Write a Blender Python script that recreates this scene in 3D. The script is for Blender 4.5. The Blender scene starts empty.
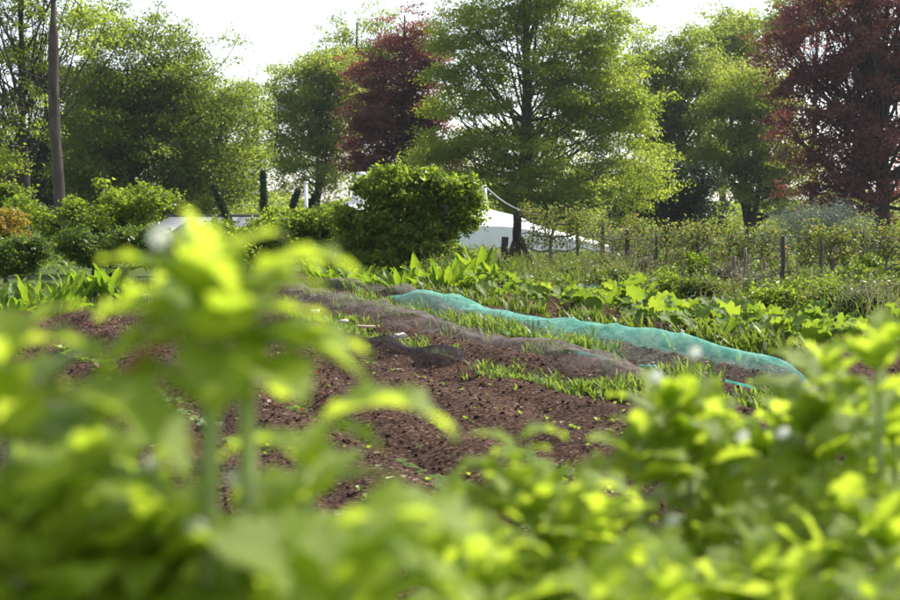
import bpy, math, random
import numpy as np
from mathutils import Vector, Matrix

R = math.radians
rng = np.random.default_rng(11)
random.seed(11)
scn = bpy.context.scene
COL = scn.collection

# ------------------------------------------------------------------ camera
F_PX = 1250.0                       # focal length in pixels of a 900 px wide frame (50 mm on 36 mm)
HORIZON = 205.0
PITCH = math.atan((300 - HORIZON) / F_PX)
EYE = 1.5
cam_d = bpy.data.cameras.new('camera')
cam_d.lens = 50.0
cam_d.sensor_width = 36.0
cam_d.clip_start = 0.05
cam_d.clip_end = 3000
cam_d.dof.use_dof = True
cam_d.dof.focus_distance = 13.0
cam_d.dof.aperture_fstop = 4.0
cam_d.dof.aperture_blades = 9
cam = bpy.data.objects.new('camera', cam_d)
cam.location = (0, 0, EYE)
cam.rotation_euler = (R(90) - PITCH, 0, 0)
COL.objects.link(cam)
scn.camera = cam

# ------------------------------------------------------------------ world, sun, exposure
SUN_AZ = R(52)                      # clockwise from the view axis (+Y), behind the subject
SUN_EL = R(47)
w = bpy.data.worlds.new('World')
scn.world = w
w.use_nodes = True
nt = w.node_tree
nt.nodes.clear()
sky = nt.nodes.new('ShaderNodeTexSky')
sky.sky_type = 'NISHITA'
sky.sun_disc = False
sky.sun_elevation = SUN_EL
sky.sun_rotation = SUN_AZ
sky.air_density = 1.0
sky.dust_density = 1.2
sky.ozone_density = 1.0
hsv = nt.nodes.new('ShaderNodeHueSaturation')
hsv.inputs['Saturation'].default_value = 0.5
bgn = nt.nodes.new('ShaderNodeBackground')
bgn.inputs['Strength'].default_value = 0.15
wo = nt.nodes.new('ShaderNodeOutputWorld')
nt.links.new(sky.outputs[0], hsv.inputs['Color'])
nt.links.new(hsv.outputs[0], bgn.inputs['Color'])
nt.links.new(bgn.outputs[0], wo.inputs['Surface'])

sl = bpy.data.lights.new('sun', 'SUN')
sl.energy = 4.2
sl.angle = R(0.53)
sl.color = (1.0, 0.93, 0.80)
so = bpy.data.objects.new('sun', sl)
sd = Vector((math.sin(SUN_AZ) * math.cos(SUN_EL), math.cos(SUN_AZ) * math.cos(SUN_EL), math.sin(SUN_EL)))
so.rotation_euler = sd.to_track_quat('Z', 'Y').to_euler()
so.location = (30, 40, 40)
COL.objects.link(so)

scn.view_settings.view_transform = 'Standard'
scn.view_settings.look = 'None'
scn.view_settings.exposure = 0.92
scn.view_settings.gamma = 1.0
scn.render.engine = 'CYCLES'
cy = scn.cycles
cy.max_bounces = 7
cy.diffuse_bounces = 4
cy.glossy_bounces = 2
cy.transmission_bounces = 5
cy.transparent_max_bounces = 12
cy.sample_clamp_indirect = 6
cy.use_denoising = True
cy.use_adaptive_sampling = True

# ------------------------------------------------------------------ haze
hm = bpy.data.materials.new('haze'); hm.use_nodes = True; hm.node_tree.nodes.clear()
_o = hm.node_tree.nodes.new('ShaderNodeOutputMaterial'); _v = hm.node_tree.nodes.new('ShaderNodeVolumePrincipled')
_v.inputs['Color'].default_value = (.86, .93, 1, 1); _v.inputs['Density'].default_value = 0.0002; _v.inputs['Anisotropy'].default_value = .35
hm.node_tree.links.new(_v.outputs[0], _o.inputs['Volume'])
hv_ = [(x, y, z) for z in (-4, 40) for y in (-12, 190) for x in (-110, 110)]
hme = bpy.data.meshes.new('haze'); hme.from_pydata(hv_, [], [(0, 2, 3, 1), (4, 5, 7, 6), (0, 1, 5, 4), (2, 6, 7, 3), (0, 4, 6, 2), (1, 3, 7, 5)]); hme.materials.append(hm)
ho = bpy.data.objects.new('haze', hme); COL.objects.link(ho); ho['kind'] = 'stuff'; ho['label'] = 'thin bright haze in the air'

# ------------------------------------------------------------------ coordinates
cp, sp_ = math.cos(PITCH), math.sin(PITCH)


def P(px, py, d):
    """point seen at photo pixel (900x600) at depth d metres along +Y"""
    a = (px - 450) / F_PX
    b = (300 - py) / F_PX
    dy = cp + b * sp_
    dz = -sp_ + b * cp
    k = d / dy
    return Vector((a * k, d, EYE + dz * k))


def gz(x, y):
    """terrain height: level garden, then a gentle fall beyond the hedges"""
    t = np.clip((np.asarray(y, float) - 31) / 24, 0, 1)
    return -1.2 * t * t * (3 - 2 * t)


def G(px, py):
    """point of the level garden ground seen at a photo pixel"""
    q = P(px, py, 1.0)
    k = EYE / (EYE - q.z)
    return Vector((q.x * k, k, 0))


UD = np.array([-0.415, 0.91])       # the direction the rows run (away, to the left)
VD = np.array([0.91, 0.415])        # across the rows


def W(u, v):
    p = UD * u + VD * v
    return float(p[0]), float(p[1])


# ------------------------------------------------------------------ numeric noise
def vnoise(x, y, s=0):
    x = np.asarray(x, float); y = np.asarray(y, float)
    xi = np.floor(x).astype(np.int64); yi = np.floor(y).astype(np.int64)
    fx = x - xi; fy = y - yi
    fx = fx * fx * (3 - 2 * fx); fy = fy * fy * (3 - 2 * fy)

    def h(a, b):
        n = (a * 374761393 + b * 668265263 + s * 974711) & 0xffffffff
        n = ((n ^ (n >> 13)) * 1274126177) & 0xffffffff
        return ((n ^ (n >> 16)) & 0xffff) / 65535.0
    return (h(xi, yi) * (1 - fx) + h(xi + 1, yi) * fx) * (1 - fy) + (h(xi, yi + 1) * (1 - fx) + h(xi + 1, yi + 1) * fx) * fy


def fbm(x, y, s=0, o=4):
    r = 0; a = 0.5
    for i in range(o):
        r = r + a * vnoise(x * 2 ** i, y * 2 ** i, s + i * 17)
        a *= 0.5
    return r


# ------------------------------------------------------------------ mesh helpers
def mesh_np(name, V, F, mat=None, tint=None, smooth=False):
    me = bpy.data.meshes.new(name)
    V = np.ascontiguousarray(V, dtype=np.float32)
    Fs = F if isinstance(F, list) else [F]
    me.vertices.add(len(V))
    me.vertices.foreach_set('co', V.ravel())
    nl = sum(f.size for f in Fs); nf = sum(len(f) for f in Fs)
    idx = np.concatenate([np.asarray(f).ravel() for f in Fs]).astype(np.int32)
    tot = np.concatenate([np.full(len(f), f.shape[1], np.int32) for f in Fs])
    st = np.concatenate([[0], np.cumsum(tot)[:-1]]).astype(np.int32)
    me.loops.add(nl)
    me.loops.foreach_set('vertex_index', idx)
    me.polygons.add(nf)
    me.polygons.foreach_set('loop_start', st)
    if tint is not None:
        a = me.attributes.new('tint', 'FLOAT', 'POINT')
        a.data.foreach_set('value', np.ascontiguousarray(tint, dtype=np.float32))
    if mat is not None:
        me.materials.append(mat)
    me.update(calc_edges=True)
    if smooth:
        me.polygons.foreach_set('use_smooth', np.ones(nf, bool))
    return me


def link(name, me, parent=None, loc=(0, 0, 0)):
    o = bpy.data.objects.new(name, me)
    o.location = loc
    COL.objects.link(o)
    if parent is not None:
        o.parent = parent
    return o


def empty(name, loc):
    o = bpy.data.objects.new(name, None)
    o.empty_display_size = 0.2
    o.location = loc
    COL.objects.link(o)
    return o


def tag(o, label=None, cat=None, group=None, kind=None):
    if label: o['label'] = label
    if cat: o['category'] = cat
    if group: o['group'] = group
    if kind: o['kind'] = kind
    return o


class MB:
    """collects tubes / boxes of ONE part, then becomes one mesh"""
    def __init__(s):
        s.V = []; s.Q = []; s.T = []; s.n = 0; s.tn = []

    def add(s, V, Q=None, T=None, tint=0.5):
        V = np.asarray(V, float)
        if Q is not None: s.Q.append(np.asarray(Q, int) + s.n)
        if T is not None: s.T.append(np.asarray(T, int) + s.n)
        s.V.append(V); s.n += len(V)
        s.tn.append(np.full(len(V), tint) if np.isscalar(tint) else np.asarray(tint, float))

    def tube(s, pts, rad, k=6, tint=0.5, cap=True, rough=0.0):
        pts = np.asarray(pts, float); n = len(pts)
        rad = np.broadcast_to(np.asarray(rad, float), (n,))
        tg = np.gradient(pts, axis=0)
        tg /= np.linalg.norm(tg, axis=1)[:, None] + 1e-9
        ref = np.array([0, 0, 1.0]) if abs(tg[:, 2]).mean() < 0.8 else np.array([0, 1.0, 0])
        a = np.cross(tg, ref); a /= np.linalg.norm(a, axis=1)[:, None] + 1e-9
        b = np.cross(tg, a)
        th = np.arange(k) * 2 * math.pi / k
        rr = rad[:, None] * (1 + (rng.uniform(-rough, rough, (n, k)) if rough else 0))
        V = pts[:, None, :] + rr[:, :, None] * (np.cos(th)[None, :, None] * a[:, None, :] + np.sin(th)[None, :, None] * b[:, None, :])
        V = V.reshape(-1, 3)
        i = np.arange(n - 1)[:, None] * k; j = np.arange(k)[None, :]; j2 = (j + 1) % k
        Q = np.stack([i + j, i + j2, i + k + j2, i + k + j], -1).reshape(-1, 4)
        T = None
        if cap:
            V = np.vstack([V, pts[0], pts[-1]])
            j = np.arange(k); j2 = (j + 1) % k
            T = np.vstack([np.stack([j2, j, np.full(k, n * k)], -1), np.stack([j + (n - 1) * k, j2 + (n - 1) * k, np.full(k, n * k + 1)], -1)])
        s.add(V, Q, T, tint)

    def box(s, c, d, ax=None, tint=0.5):
        c = np.asarray(c, float); d = np.asarray(d, float) / 2
        M = np.eye(3) if ax is None else np.asarray(ax)
        s8 = np.array([[x, y, z] for z in (-1, 1) for y in (-1, 1) for x in (-1, 1)]) * d
        V = c + s8 @ M
        Q = [[0, 2, 3, 1], [4, 5, 7, 6], [0, 1, 5, 4], [2, 6, 7, 3], [0, 4, 6, 2], [1, 3, 7, 5]]
        s.add(V, Q, None, tint)

    def mesh(s, name, mat, smooth=False):
        Fs = []
        if s.Q: Fs.append(np.concatenate(s.Q))
        if s.T: Fs.append(np.concatenate(s.T))
        return mesh_np(name, np.vstack(s.V), Fs, mat, np.concatenate(s.tn), smooth)


def norm(a):
    return a / (np.linalg.norm(a, axis=-1, keepdims=True) + 1e-9)


def leaf_cards(C, N, L, Wd, tint, fold=0.25):
    """N leaf-shaped quads: centre C, facing N, length L, width Wd"""
    n = len(C)
    r = rng.normal(size=(n, 3))
    a = norm(np.cross(N, r)); b = np.cross(N, a)
    L = np.broadcast_to(L, (n,))[:, None]; Wd = np.broadcast_to(Wd, (n,))[:, None]
    v0 = C - a * L * 0.5
    v2 = C + a * L * 0.5 - N * L * 0.12
    v1 = C + b * Wd * 0.5 + N * Wd * fold - a * L * 0.06
    v3 = C - b * Wd * 0.5 + N * Wd * fold - a * L * 0.06
    V = np.stack([v0, v1, v2, v3], 1).reshape(-1, 3)
    F = np.arange(4 * n).reshape(n, 4)
    return V, F, np.repeat(tint, 4)


# ------------------------------------------------------------------ materials
def new_mat(name):
    m = bpy.data.materials.new(name)
    m.use_nodes = True
    m.node_tree.nodes.clear()
    out = m.node_tree.nodes.new('ShaderNodeOutputMaterial')
    return m, m.node_tree, out


def ramp(t, fac, stops):
    r = t.nodes.new('ShaderNodeValToRGB')
    e = r.color_ramp.elements
    e[0].position = stops[0][0]; e[0].color = (*stops[0][1], 1)
    e[1].position = stops[-1][0]; e[1].color = (*stops[-1][1], 1)
    for p, c in stops[1:-1]:
        x = e.new(p); x.color = (*c, 1)
    t.links.new(fac, r.inputs[0])
    return r.outputs[0]


def foliage(name, stops, tstops, tr=0.45, rough=0.45, spec=0.35, source='tint', vein=False):
    m, t, out = new_mat(name)
    if source == 'tint':
        a = t.nodes.new('ShaderNodeAttribute'); a.attribute_name = 'tint'; fac = a.outputs['Fac']
    else:
        a = t.nodes.new('ShaderNodeObjectInfo'); fac = a.outputs['Random']
        tc = t.nodes.new('ShaderNodeTexCoord')
        nz = t.nodes.new('ShaderNodeTexNoise'); nz.inputs['Scale'].default_value = 2.5 if source == 'unit' else 14
        t.links.new(tc.outputs['Object'], nz.inputs['Vector'])
        mx = t.nodes.new('ShaderNodeMath'); mx.operation = 'MULTIPLY_ADD'
        t.links.new(nz.outputs['Fac'], mx.inputs[0]); mx.inputs[1].default_value = 0.5
        md = t.nodes.new('ShaderNodeMath'); md.operation = 'MULTIPLY_ADD'
        t.links.new(fac, md.inputs[0]); md.inputs[1].default_value = 0.7; md.inputs[2].default_value = -0.1
        t.links.new(md.outputs[0], mx.inputs[2])
        fac = mx.outputs[0]
    c = ramp(t, fac, stops); ct = ramp(t, fac, tstops)
    p = t.nodes.new('ShaderNodeBsdfPrincipled')
    p.inputs['Roughness'].default_value = rough
    p.inputs['Specular IOR Level'].default_value = spec
    t.links.new(c, p.inputs['Base Color'])
    tl = t.nodes.new('ShaderNodeBsdfTranslucent')
    t.links.new(ct, tl.inputs['Color'])
    mix = t.nodes.new('ShaderNodeMixShader'); mix.inputs[0].default_value = tr
    t.links.new(p.outputs[0], mix.inputs[1]); t.links.new(tl.outputs[0], mix.inputs[2])
    if vein:
        b = t.nodes.new('ShaderNodeBump'); b.inputs['Strength'].default_value = 0.5; b.inputs['Distance'].default_value = 0.003
        n2 = t.nodes.new('ShaderNodeTexNoise'); n2.inputs['Scale'].default_value = 60
        tc2 = t.nodes.new('ShaderNodeTexCoord'); t.links.new(tc2.outputs['Object'], n2.inputs['Vector'])
        t.links.new(n2.outputs['Fac'], b.inputs['Height']); t.links.new(b.outputs[0], p.inputs['Normal'])
    t.links.new(mix.outputs[0], out.inputs['Surface'])
    return m


def solid(name, stops, scale=8, rough=0.8, stretch=(1, 1, 1), bump=0.4, dist=0.02, spec=0.2, detail=6, metallic=0):
    m, t, out = new_mat(name)
    tc = t.nodes.new('ShaderNodeTexCoord')
    mp = t.nodes.new('ShaderNodeMapping'); mp.inputs['Scale'].default_value = stretch
    t.links.new(tc.outputs['Object'], mp.inputs['Vector'])
    nz = t.nodes.new('ShaderNodeTexNoise'); nz.inputs['Scale'].default_value = scale; nz.inputs['Detail'].default_value = detail
    nz.inputs['Roughness'].default_value = 0.65
    t.links.new(mp.outputs[0], nz.inputs['Vector'])
    c = ramp(t, nz.outputs['Fac'], stops)
    p = t.nodes.new('ShaderNodeBsdfPrincipled')
    p.inputs['Roughness'].default_value = rough
    p.inputs['Specular IOR Level'].default_value = spec
    p.inputs['Metallic'].default_value = metallic
    t.links.new(c, p.inputs['Base Color'])
    b = t.nodes.new('ShaderNodeBump'); b.inputs['Strength'].default_value = bump; b.inputs['Distance'].default_value = dist
    t.links.new(nz.outputs['Fac'], b.inputs['Height']); t.links.new(b.outputs[0], p.inputs['Normal'])
    t.links.new(p.outputs[0], out.inputs['Surface'])
    return m


M = {}
g = lambda *s: list(s)
M['lime'] = foliage('lime_leaf', g((0, (0.06, 0.1, 0.012)), (0.5, (0.11, 0.165, 0.018)), (1, (0.17, 0.22, 0.03))),
                    g((0, (0.28, 0.40, 0.03)), (0.5, (0.44, 0.55, 0.045)), (1, (0.57, 0.65, 0.07))), 0.58)
M['mid'] = foliage('mid_leaf', g((0, (0.028, 0.055, 0.01)), (0.5, (0.055, 0.095, 0.015)), (1, (0.10, 0.14, 0.025))),
                    g((0, (0.13, 0.21, 0.02)), (0.5, (0.25, 0.34, 0.03)), (1, (0.42, 0.49, 0.05))), 0.54)
M['cool'] = foliage('cool_leaf', g((0, (0.06, 0.095, 0.02)), (0.5, (0.105, 0.15, 0.028)), (1, (0.155, 0.195, 0.038))),
                    g((0, (0.26, 0.36, 0.04)), (0.5, (0.43, 0.52, 0.055)), (1, (0.56, 0.62, 0.075))), 0.56)
M['dark'] = foliage('dark_leaf', g((0, (.010, .024, .010)), (.5, (.020, .040, .014)), (1, (.038, .062, .018))),
                    g((0, (.03, .06, .015)), (.5, (.05, .10, .02)), (1, (.09, .15, .03))), .3)
M['copper'] = foliage('copper_leaf', g((0, (0.05, 0.022, 0.03)), (0.5, (0.095, 0.042, 0.05)), (0.85, (0.14, 0.07, 0.065)), (1, (0.13, 0.08, 0.03))),
                    g((0, (0.2, 0.045, 0.05)), (0.5, (0.34, 0.08, 0.075)), (0.85, (0.46, 0.15, 0.1)), (1, (0.42, 0.22, 0.07))), 0.46)
M['bush'] = foliage('bush_leaf', g((0, (0.05, 0.09, 0.012)), (0.5, (0.1, 0.155, 0.02)), (1, (0.17, 0.22, 0.04))),
                    g((0, (0.16, 0.27, 0.02)), (0.5, (0.36, 0.5, 0.03)), (1, (0.54, 0.64, 0.06))), 0.5, rough=.4, spec=.35)
M['hedge'] = foliage('hedge_leaf', g((0, (.022, .05, .010)), (.5, (.045, .085, .014)), (1, (.08, .13, .02))),
                     g((0, (.08, .17, .02)), (.5, (.19, .31, .025)), (1, (.34, .46, .04))), .42)
M['gold'] = foliage('gold_leaf', g((0, (.14, .12, .015)), (1, (.26, .20, .03))), g((0, (.34, .28, .03)), (1, (.6, .45, .06))), .45)
M['grey'] = foliage('grey_leaf', g((0, (.06, .085, .06)), (.5, (.12, .16, .125)), (1, (.20, .24, .19))),
                    g((0, (.10, .14, .09)), (1, (.22, .27, .19))), .3)
M['espalier'] = foliage('espalier_leaf', g((0, (.035, .065, .014)), (.45, (.07, .105, .022)), (.8, (.13, .14, .04)), (1, (.20, .13, .08))),
                        g((0, (.14, .22, .02)), (.5, (.30, .38, .04)), (.8, (.45, .42, .08)), (1, (.45, .26, .14))), .42)
M['weed'] = foliage('weed_leaf', g((0, (.04, .075, .012)), (.5, (.085, .13, .02)), (.8, (.15, .17, .05)), (1, (.21, .16, .11))),
                    g((0, (.16, .27, .02)), (.5, (.28, .38, .035)), (.8, (.36, .36, .11)), (1, (.34, .25, .18))), .38)
M['lawn'] = foliage('lawn_blade', g((0, (.05, .09, .015)), (.6, (.09, .13, .025)), (1, (.18, .17, .07))),
                    g((0, (.17, .28, .03)), (.6, (.30, .38, .05)), (1, (.42, .40, .15))), .4)
M['seedling'] = foliage('seedling_leaf', g((0, (.06, .11, .015)), (.5, (.10, .16, .02)), (1, (.15, .21, .03))),
                        g((0, (.24, .38, .03)), (.5, (.38, .52, .04)), (1, (.52, .62, .06))), .5)
M['dock'] = foliage('dock_leaf', g((0, (.035, .085, .012)), (.5, (.065, .13, .018)), (1, (.11, .18, .025))),
                    g((0, (.16, .30, .015)), (.5, (.27, .42, .02)), (1, (.42, .56, .03))), .5, rough=.45, spec=.25, source='object')
M['rhubarb'] = foliage('rhubarb_leaf', g((0, (.06, .12, .02)), (.5, (.11, .19, .028)), (1, (.17, .24, .05))),
                       g((0, (.17, .28, .02)), (.5, (.27, .40, .025)), (1, (.42, .53, .04))), .5, rough=.5, spec=.15, source='object')
M['blue'] = foliage('bluegreen_leaf', g((0, (.09, .14, .11)), (1, (.17, .23, .19))), g((0, (.13, .21, .12)), (1, (.22, .31, .18))), .35, rough=.55, spec=.3, source='object')
M['fore'] = foliage('young_leaf', g((0, (0.19, 0.265, 0.03)), (0.5, (0.25, 0.335, 0.04)), (1, (0.31, 0.385, 0.06))),
                    g((0, (0.40, 0.54, 0.03)), (0.5, (0.48, 0.61, 0.045)), (1, (0.55, 0.66, 0.08))), 0.62, rough=.22, spec=.42, source='object', vein=True)
M['orange'] = foliage('orange_leaf', g((0, (.30, .14, .03)), (1, (.42, .2, .05))), g((0, (.6, .3, .04)), (1, (.75, .4, .08))), .45, source='object')
M['forestem'] = foliage('green_stem', g((0, (.32, .40, .14)), (1, (.42, .48, .2))), g((0, (.6, .7, .2)), (1, (.65, .75, .3))), .35, rough=.35, spec=.5)
M['redstem'] = foliage('red_stalk', g((0, (.2, .06, .05)), (1, (.28, .12, .07))), g((0, (.4, .1, .08)), (1, (.5, .2, .1))), .2)
M['crop'] = foliage('crop_leaf', g((0, (.05, .09, .02)), (.5, (.08, .13, .025)), (1, (.13, .18, .04))),
                    g((0, (.16, .28, .03)), (.5, (.27, .40, .04)), (1, (.40, .50, .07))), .45)
M['beet'] = foliage('beet_leaf', g((0, (.07, .015, .018)), (.6, (.12, .03, .03)), (1, (.09, .11, .03))),
                    g((0, (.20, .03, .035)), (.6, (.30, .06, .05)), (1, (.25, .30, .05))), .35)
M['bark'] = solid('bark', g((.3, (.02, .017, .014)), (.7, (.065, .055, .045))), 5, .9, (1, 1, .25), .8, .05)
M['bark2'] = solid('bare_bark', g((.3, (.03, .024, .02)), (.7, (.10, .08, .07))), 4, .9, (1, 1, .3), .8, .04)
M['wood'] = solid('weathered_wood', g((.3, (.04, .034, .03)), (.6, (.10, .086, .075)), (.8, (.17, .15, .13))), 10, .9, (1, 1, .12), .6, .01)
M['darkwood'] = solid('dark_wood', g((.3, (.02, .016, .013)), (.7, (.07, .058, .048))), 10, .9, (1, 1, .12), .6, .01)
M['stick'] = solid('dry_stick', g((.3, (.13, .10, .075)), (.7, (.28, .23, .18))), 10, .9, (1, 1, .2), .4, .005)
M['cane'] = solid('espalier_wood', g((.3, (.10, .085, .075)), (.7, (.24, .21, .18))), 12, .85, (1, 1, 1), .5, .01)
M['white'] = solid('white_canvas', g((.3, (.74, .75, .77)), (.7, (.82, .82, .82))), 2, .6, (1, 1, 1), .15, .05)
M['wall_canvas'] = solid('grey_canvas', g((.3, (.72, .73, .75)), (.7, (.78, .79, .8))), 2, .6, (1, 1, 1), .15, .05)
M['rope'] = solid('rope', g((.3, (.45, .44, .42)), (.7, (.6, .6, .58))), 20, .7)
M['slate'] = solid('grey_roofing', g((.3, (.13, .135, .15)), (.7, (.20, .205, .22))), 3, .55, (1, 1, 1), .3, .02)
M['shedwall'] = solid('shed_boards', g((.3, (.06, .05, .045)), (.7, (.12, .10, .09))), 6, .8, (1, 1, .2), .4, .02)
M['stone'] = solid('stone', g((.3, (.3, .28, .25)), (.7, (.5, .47, .42))), 9, .8, (1, 1, 1), .5, .02)
M['batten'] = solid('pale_batten', g((.3, (.38, .28, .2)), (.7, (.55, .42, .32))), 12, .7, (.3, 1, 1), .3, .01)

# ------------------------------------------------------------------ ground
def ground_material():
    m, t, out = new_mat('grass_ground')
    tc = t.nodes.new('ShaderNodeTexCoord')
    n1 = t.nodes.new('ShaderNodeTexNoise'); n1.inputs['Scale'].default_value = 0.35; n1.inputs['Detail'].default_value = 8
    n2 = t.nodes.new('ShaderNodeTexNoise'); n2.inputs['Scale'].default_value = 18; n2.inputs['Detail'].default_value = 5
    t.links.new(tc.outputs['Object'], n1.inputs['Vector']); t.links.new(tc.outputs['Object'], n2.inputs['Vector'])
    mx = t.nodes.new('ShaderNodeMath'); mx.operation = 'MULTIPLY_ADD'; mx.inputs[1].default_value = 0.5
    t.links.new(n1.outputs['Fac'], mx.inputs[0])
    m2 = t.nodes.new('ShaderNodeMath'); m2.operation = 'MULTIPLY'; m2.inputs[1].default_value = 0.5
    t.links.new(n2.outputs['Fac'], m2.inputs[0]); t.links.new(m2.outputs[0], mx.inputs[2])
    c = ramp(t, mx.outputs[0], [(.3, (.035, .06, .014)), (.5, (.065, .10, .02)), (.72, (.11, .12, .045))])
    p = t.nodes.new('ShaderNodeBsdfPrincipled'); p.inputs['Roughness'].default_value = .9
    p.inputs['Specular IOR Level'].default_value = .15
    t.links.new(c, p.inputs['Base Color'])
    b = t.nodes.new('ShaderNodeBump'); b.inputs['Strength'].default_value = .6; b.inputs['Distance'].default_value = .05
    t.links.new(n2.outputs['Fac'], b.inputs['Height']); t.links.new(b.outputs[0], p.inputs['Normal'])
    t.links.new(p.outputs[0], out.inputs['Surface'])
    return m


def grid(X, Y, Z):
    ny, nx = X.shape
    V = np.stack([X, Y, Z], -1).reshape(-1, 3)
    i = np.arange(ny - 1)[:, None] * nx + np.arange(nx - 1)[None, :]
    Q = np.stack([i, i + 1, i + nx + 1, i + nx], -1).reshape(-1, 4)
    return V, Q


xs = np.concatenate([np.linspace(-1400, -70, 10), np.linspace(-60, 60, 61), np.linspace(70, 1400, 10)])
ys = np.concatenate([np.linspace(-200, -10, 6), np.linspace(-4, 130, 90), np.linspace(150, 2400, 14)])
X, Y = np.meshgrid(xs, ys)
Z = gz(X, Y) - 0.02 + 0.05 * (fbm(X * .4, Y * .4, 3) - .5)
V, Q = grid(X, Y, Z)
tag(link('ground', mesh_np('ground', V, Q, ground_material(), smooth=True)), 'rough grass ground running under the garden to the trees', kind='structure')

# --- soil bed
def soil_material():
    m, t, out = new_mat('garden_soil')
    tc = t.nodes.new('ShaderNodeTexCoord')
    n1 = t.nodes.new('ShaderNodeTexNoise'); n1.inputs['Scale'].default_value = 1.6; n1.inputs['Detail'].default_value = 6
    n2 = t.nodes.new('ShaderNodeTexNoise'); n2.inputs['Scale'].default_value = 30; n2.inputs['Detail'].default_value = 6; n2.inputs['Roughness'].default_value = .75
    vo = t.nodes.new('ShaderNodeTexVoronoi'); vo.inputs['Scale'].default_value = 30
    for n in (n1, n2, vo): t.links.new(tc.outputs['Object'], n.inputs['Vector'])
    c1 = ramp(t, n2.outputs['Fac'], [(.34, (.018, .010, .007)), (.48, (.062, .037, .026)), (.60, (.14, .087, .062)), (.72, (.34, .25, .19))])
    c2 = ramp(t, n1.outputs['Fac'], [(.35, (.75, .72, .72)), (.65, (1.25, 1.15, 1.12))])
    mx = t.nodes.new('ShaderNodeMix'); mx.data_type = 'RGBA'; mx.blend_type = 'MULTIPLY'; mx.inputs['Factor'].default_value = 1
    t.links.new(c1, mx.inputs['A']); t.links.new(c2, mx.inputs['B'])
    p = t.nodes.new('ShaderNodeBsdfPrincipled'); p.inputs['Roughness'].default_value = .95; p.inputs['Specular IOR Level'].default_value = .1
    t.links.new(mx.outputs['Result'], p.inputs['Base Color'])
    ad = t.nodes.new('ShaderNodeMath'); ad.operation = 'SUBTRACT'
    t.links.new(n2.outputs['Fac'], ad.inputs[0]); t.links.new(vo.outputs['Distance'], ad.inputs[1])
    b = t.nodes.new('ShaderNodeBump'); b.inputs['Strength'].default_value = 1; b.inputs['Distance'].default_value = .03
    t.links.new(ad.outputs[0], b.inputs['Height']); t.links.new(b.outputs[0], p.inputs['Normal'])
    t.links.new(p.outputs[0], out.inputs['Surface'])
    return m


M['soil'] = soil_material()
U_END = lambda v: 17.6 + 0.5 * np.sin(v * 1.1) * .5 + np.clip((v - 3.6) * 5, 0, 7)


def soil_z(u, v):
    fur = 0.05 * np.sin(v * 2 * math.pi / 0.75 + .8 * fbm(u * .5, v * .5, 9)) * (0.6 + .8 * vnoise(u * .6, v * .6, 4))
    ur = u * .8 + v * .6 + .5 * fbm(u * 2.3, v * 2.3, 61); vr = v * .8 - u * .6 + .5 * fbm(u * 2.1 + 9, v * 2.1, 62)
    z = 0.05 + fur + 0.12 * (fbm(ur * 1.3, vr * 1.3, 5, 4) - .47) + 0.06 * (fbm(ur * 6.3, vr * 7.1, 8, 3) - .45) * (.4 + 1.2 * vnoise(ur * .9, vr * .9, 63))
    e = np.minimum(np.clip((U_END(v) - u) / .35, 0, 1), np.clip((v + 9) / .4, 0, 1))
    return z * e - 0.12 * (1 - e)


us = np.linspace(1.0, 25.5, 800); vs = np.linspace(-9.2, 12.2, 640)
UU, VV = np.meshgrid(us, vs)
ZZ = soil_z(UU, VV)
V, Q = grid(UD[0] * UU + VD[0] * VV, UD[1] * UU + VD[1] * VV, ZZ)
keep = (UU < U_END(VV) + .5)
k4 = keep.ravel()[Q].all(1)
V2 = V; Q = Q[k4]
# drop what is far outside the frame
cx = V[Q[:, 0], 0]; cyy = V[Q[:, 0], 1]
inside = (np.abs(cx) < cyy * 0.45 + 1.0)
Q = Q[inside]
used = np.unique(Q); mp_ = np.full(len(V), -1); mp_[used] = np.arange(len(used))
tag(link('soil_bed', mesh_np('soil_bed', V[used], mp_[Q][:, ::-1], M['soil'], smooth=False)), 'dark purplish brown dug soil bed', kind='structure')

OCT = np.array([[1, 0, 0], [-1, 0, 0], [0, 1, 0], [0, -1, 0], [0, 0, 1], [0, 0, -1]], float)
OCF = np.array([[0, 2, 4], [2, 1, 4], [1, 3, 4], [3, 0, 4], [2, 0, 5], [1, 2, 5], [3, 1, 5], [0, 3, 5]])


def rotmats(n, tilt=math.pi):
    a = rng.uniform(0, 2 * math.pi, n); b = rng.uniform(-tilt, tilt, n)
    ca, sa, cb, sb = np.cos(a), np.sin(a), np.cos(b), np.sin(b)
    z = np.zeros(n); o = np.ones(n)
    A = np.stack([ca, -sa, z, sa, ca, z, z, z, o], -1).reshape(n, 3, 3)
    B = np.stack([o, z, z, z, cb, -sb, z, sb, cb], -1).reshape(n, 3, 3)
    return np.einsum('nij,njk->nik', A, B)


def scatter_uv(n, u0, u1, v0, v1, pw=1.0):
    u = u0 + (u1 - u0) * rng.uniform(0, 1, n) ** pw
    v = rng.uniform(v0, v1, n)
    x = UD[0] * u + VD[0] * v; y = UD[1] * u + VD[1] * v
    k = (np.abs(x) < y * .42 + .6) & (u < U_END(v) - .1) & (y > 2.5)
    return u[k], v[k], x[k], y[k]


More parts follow.
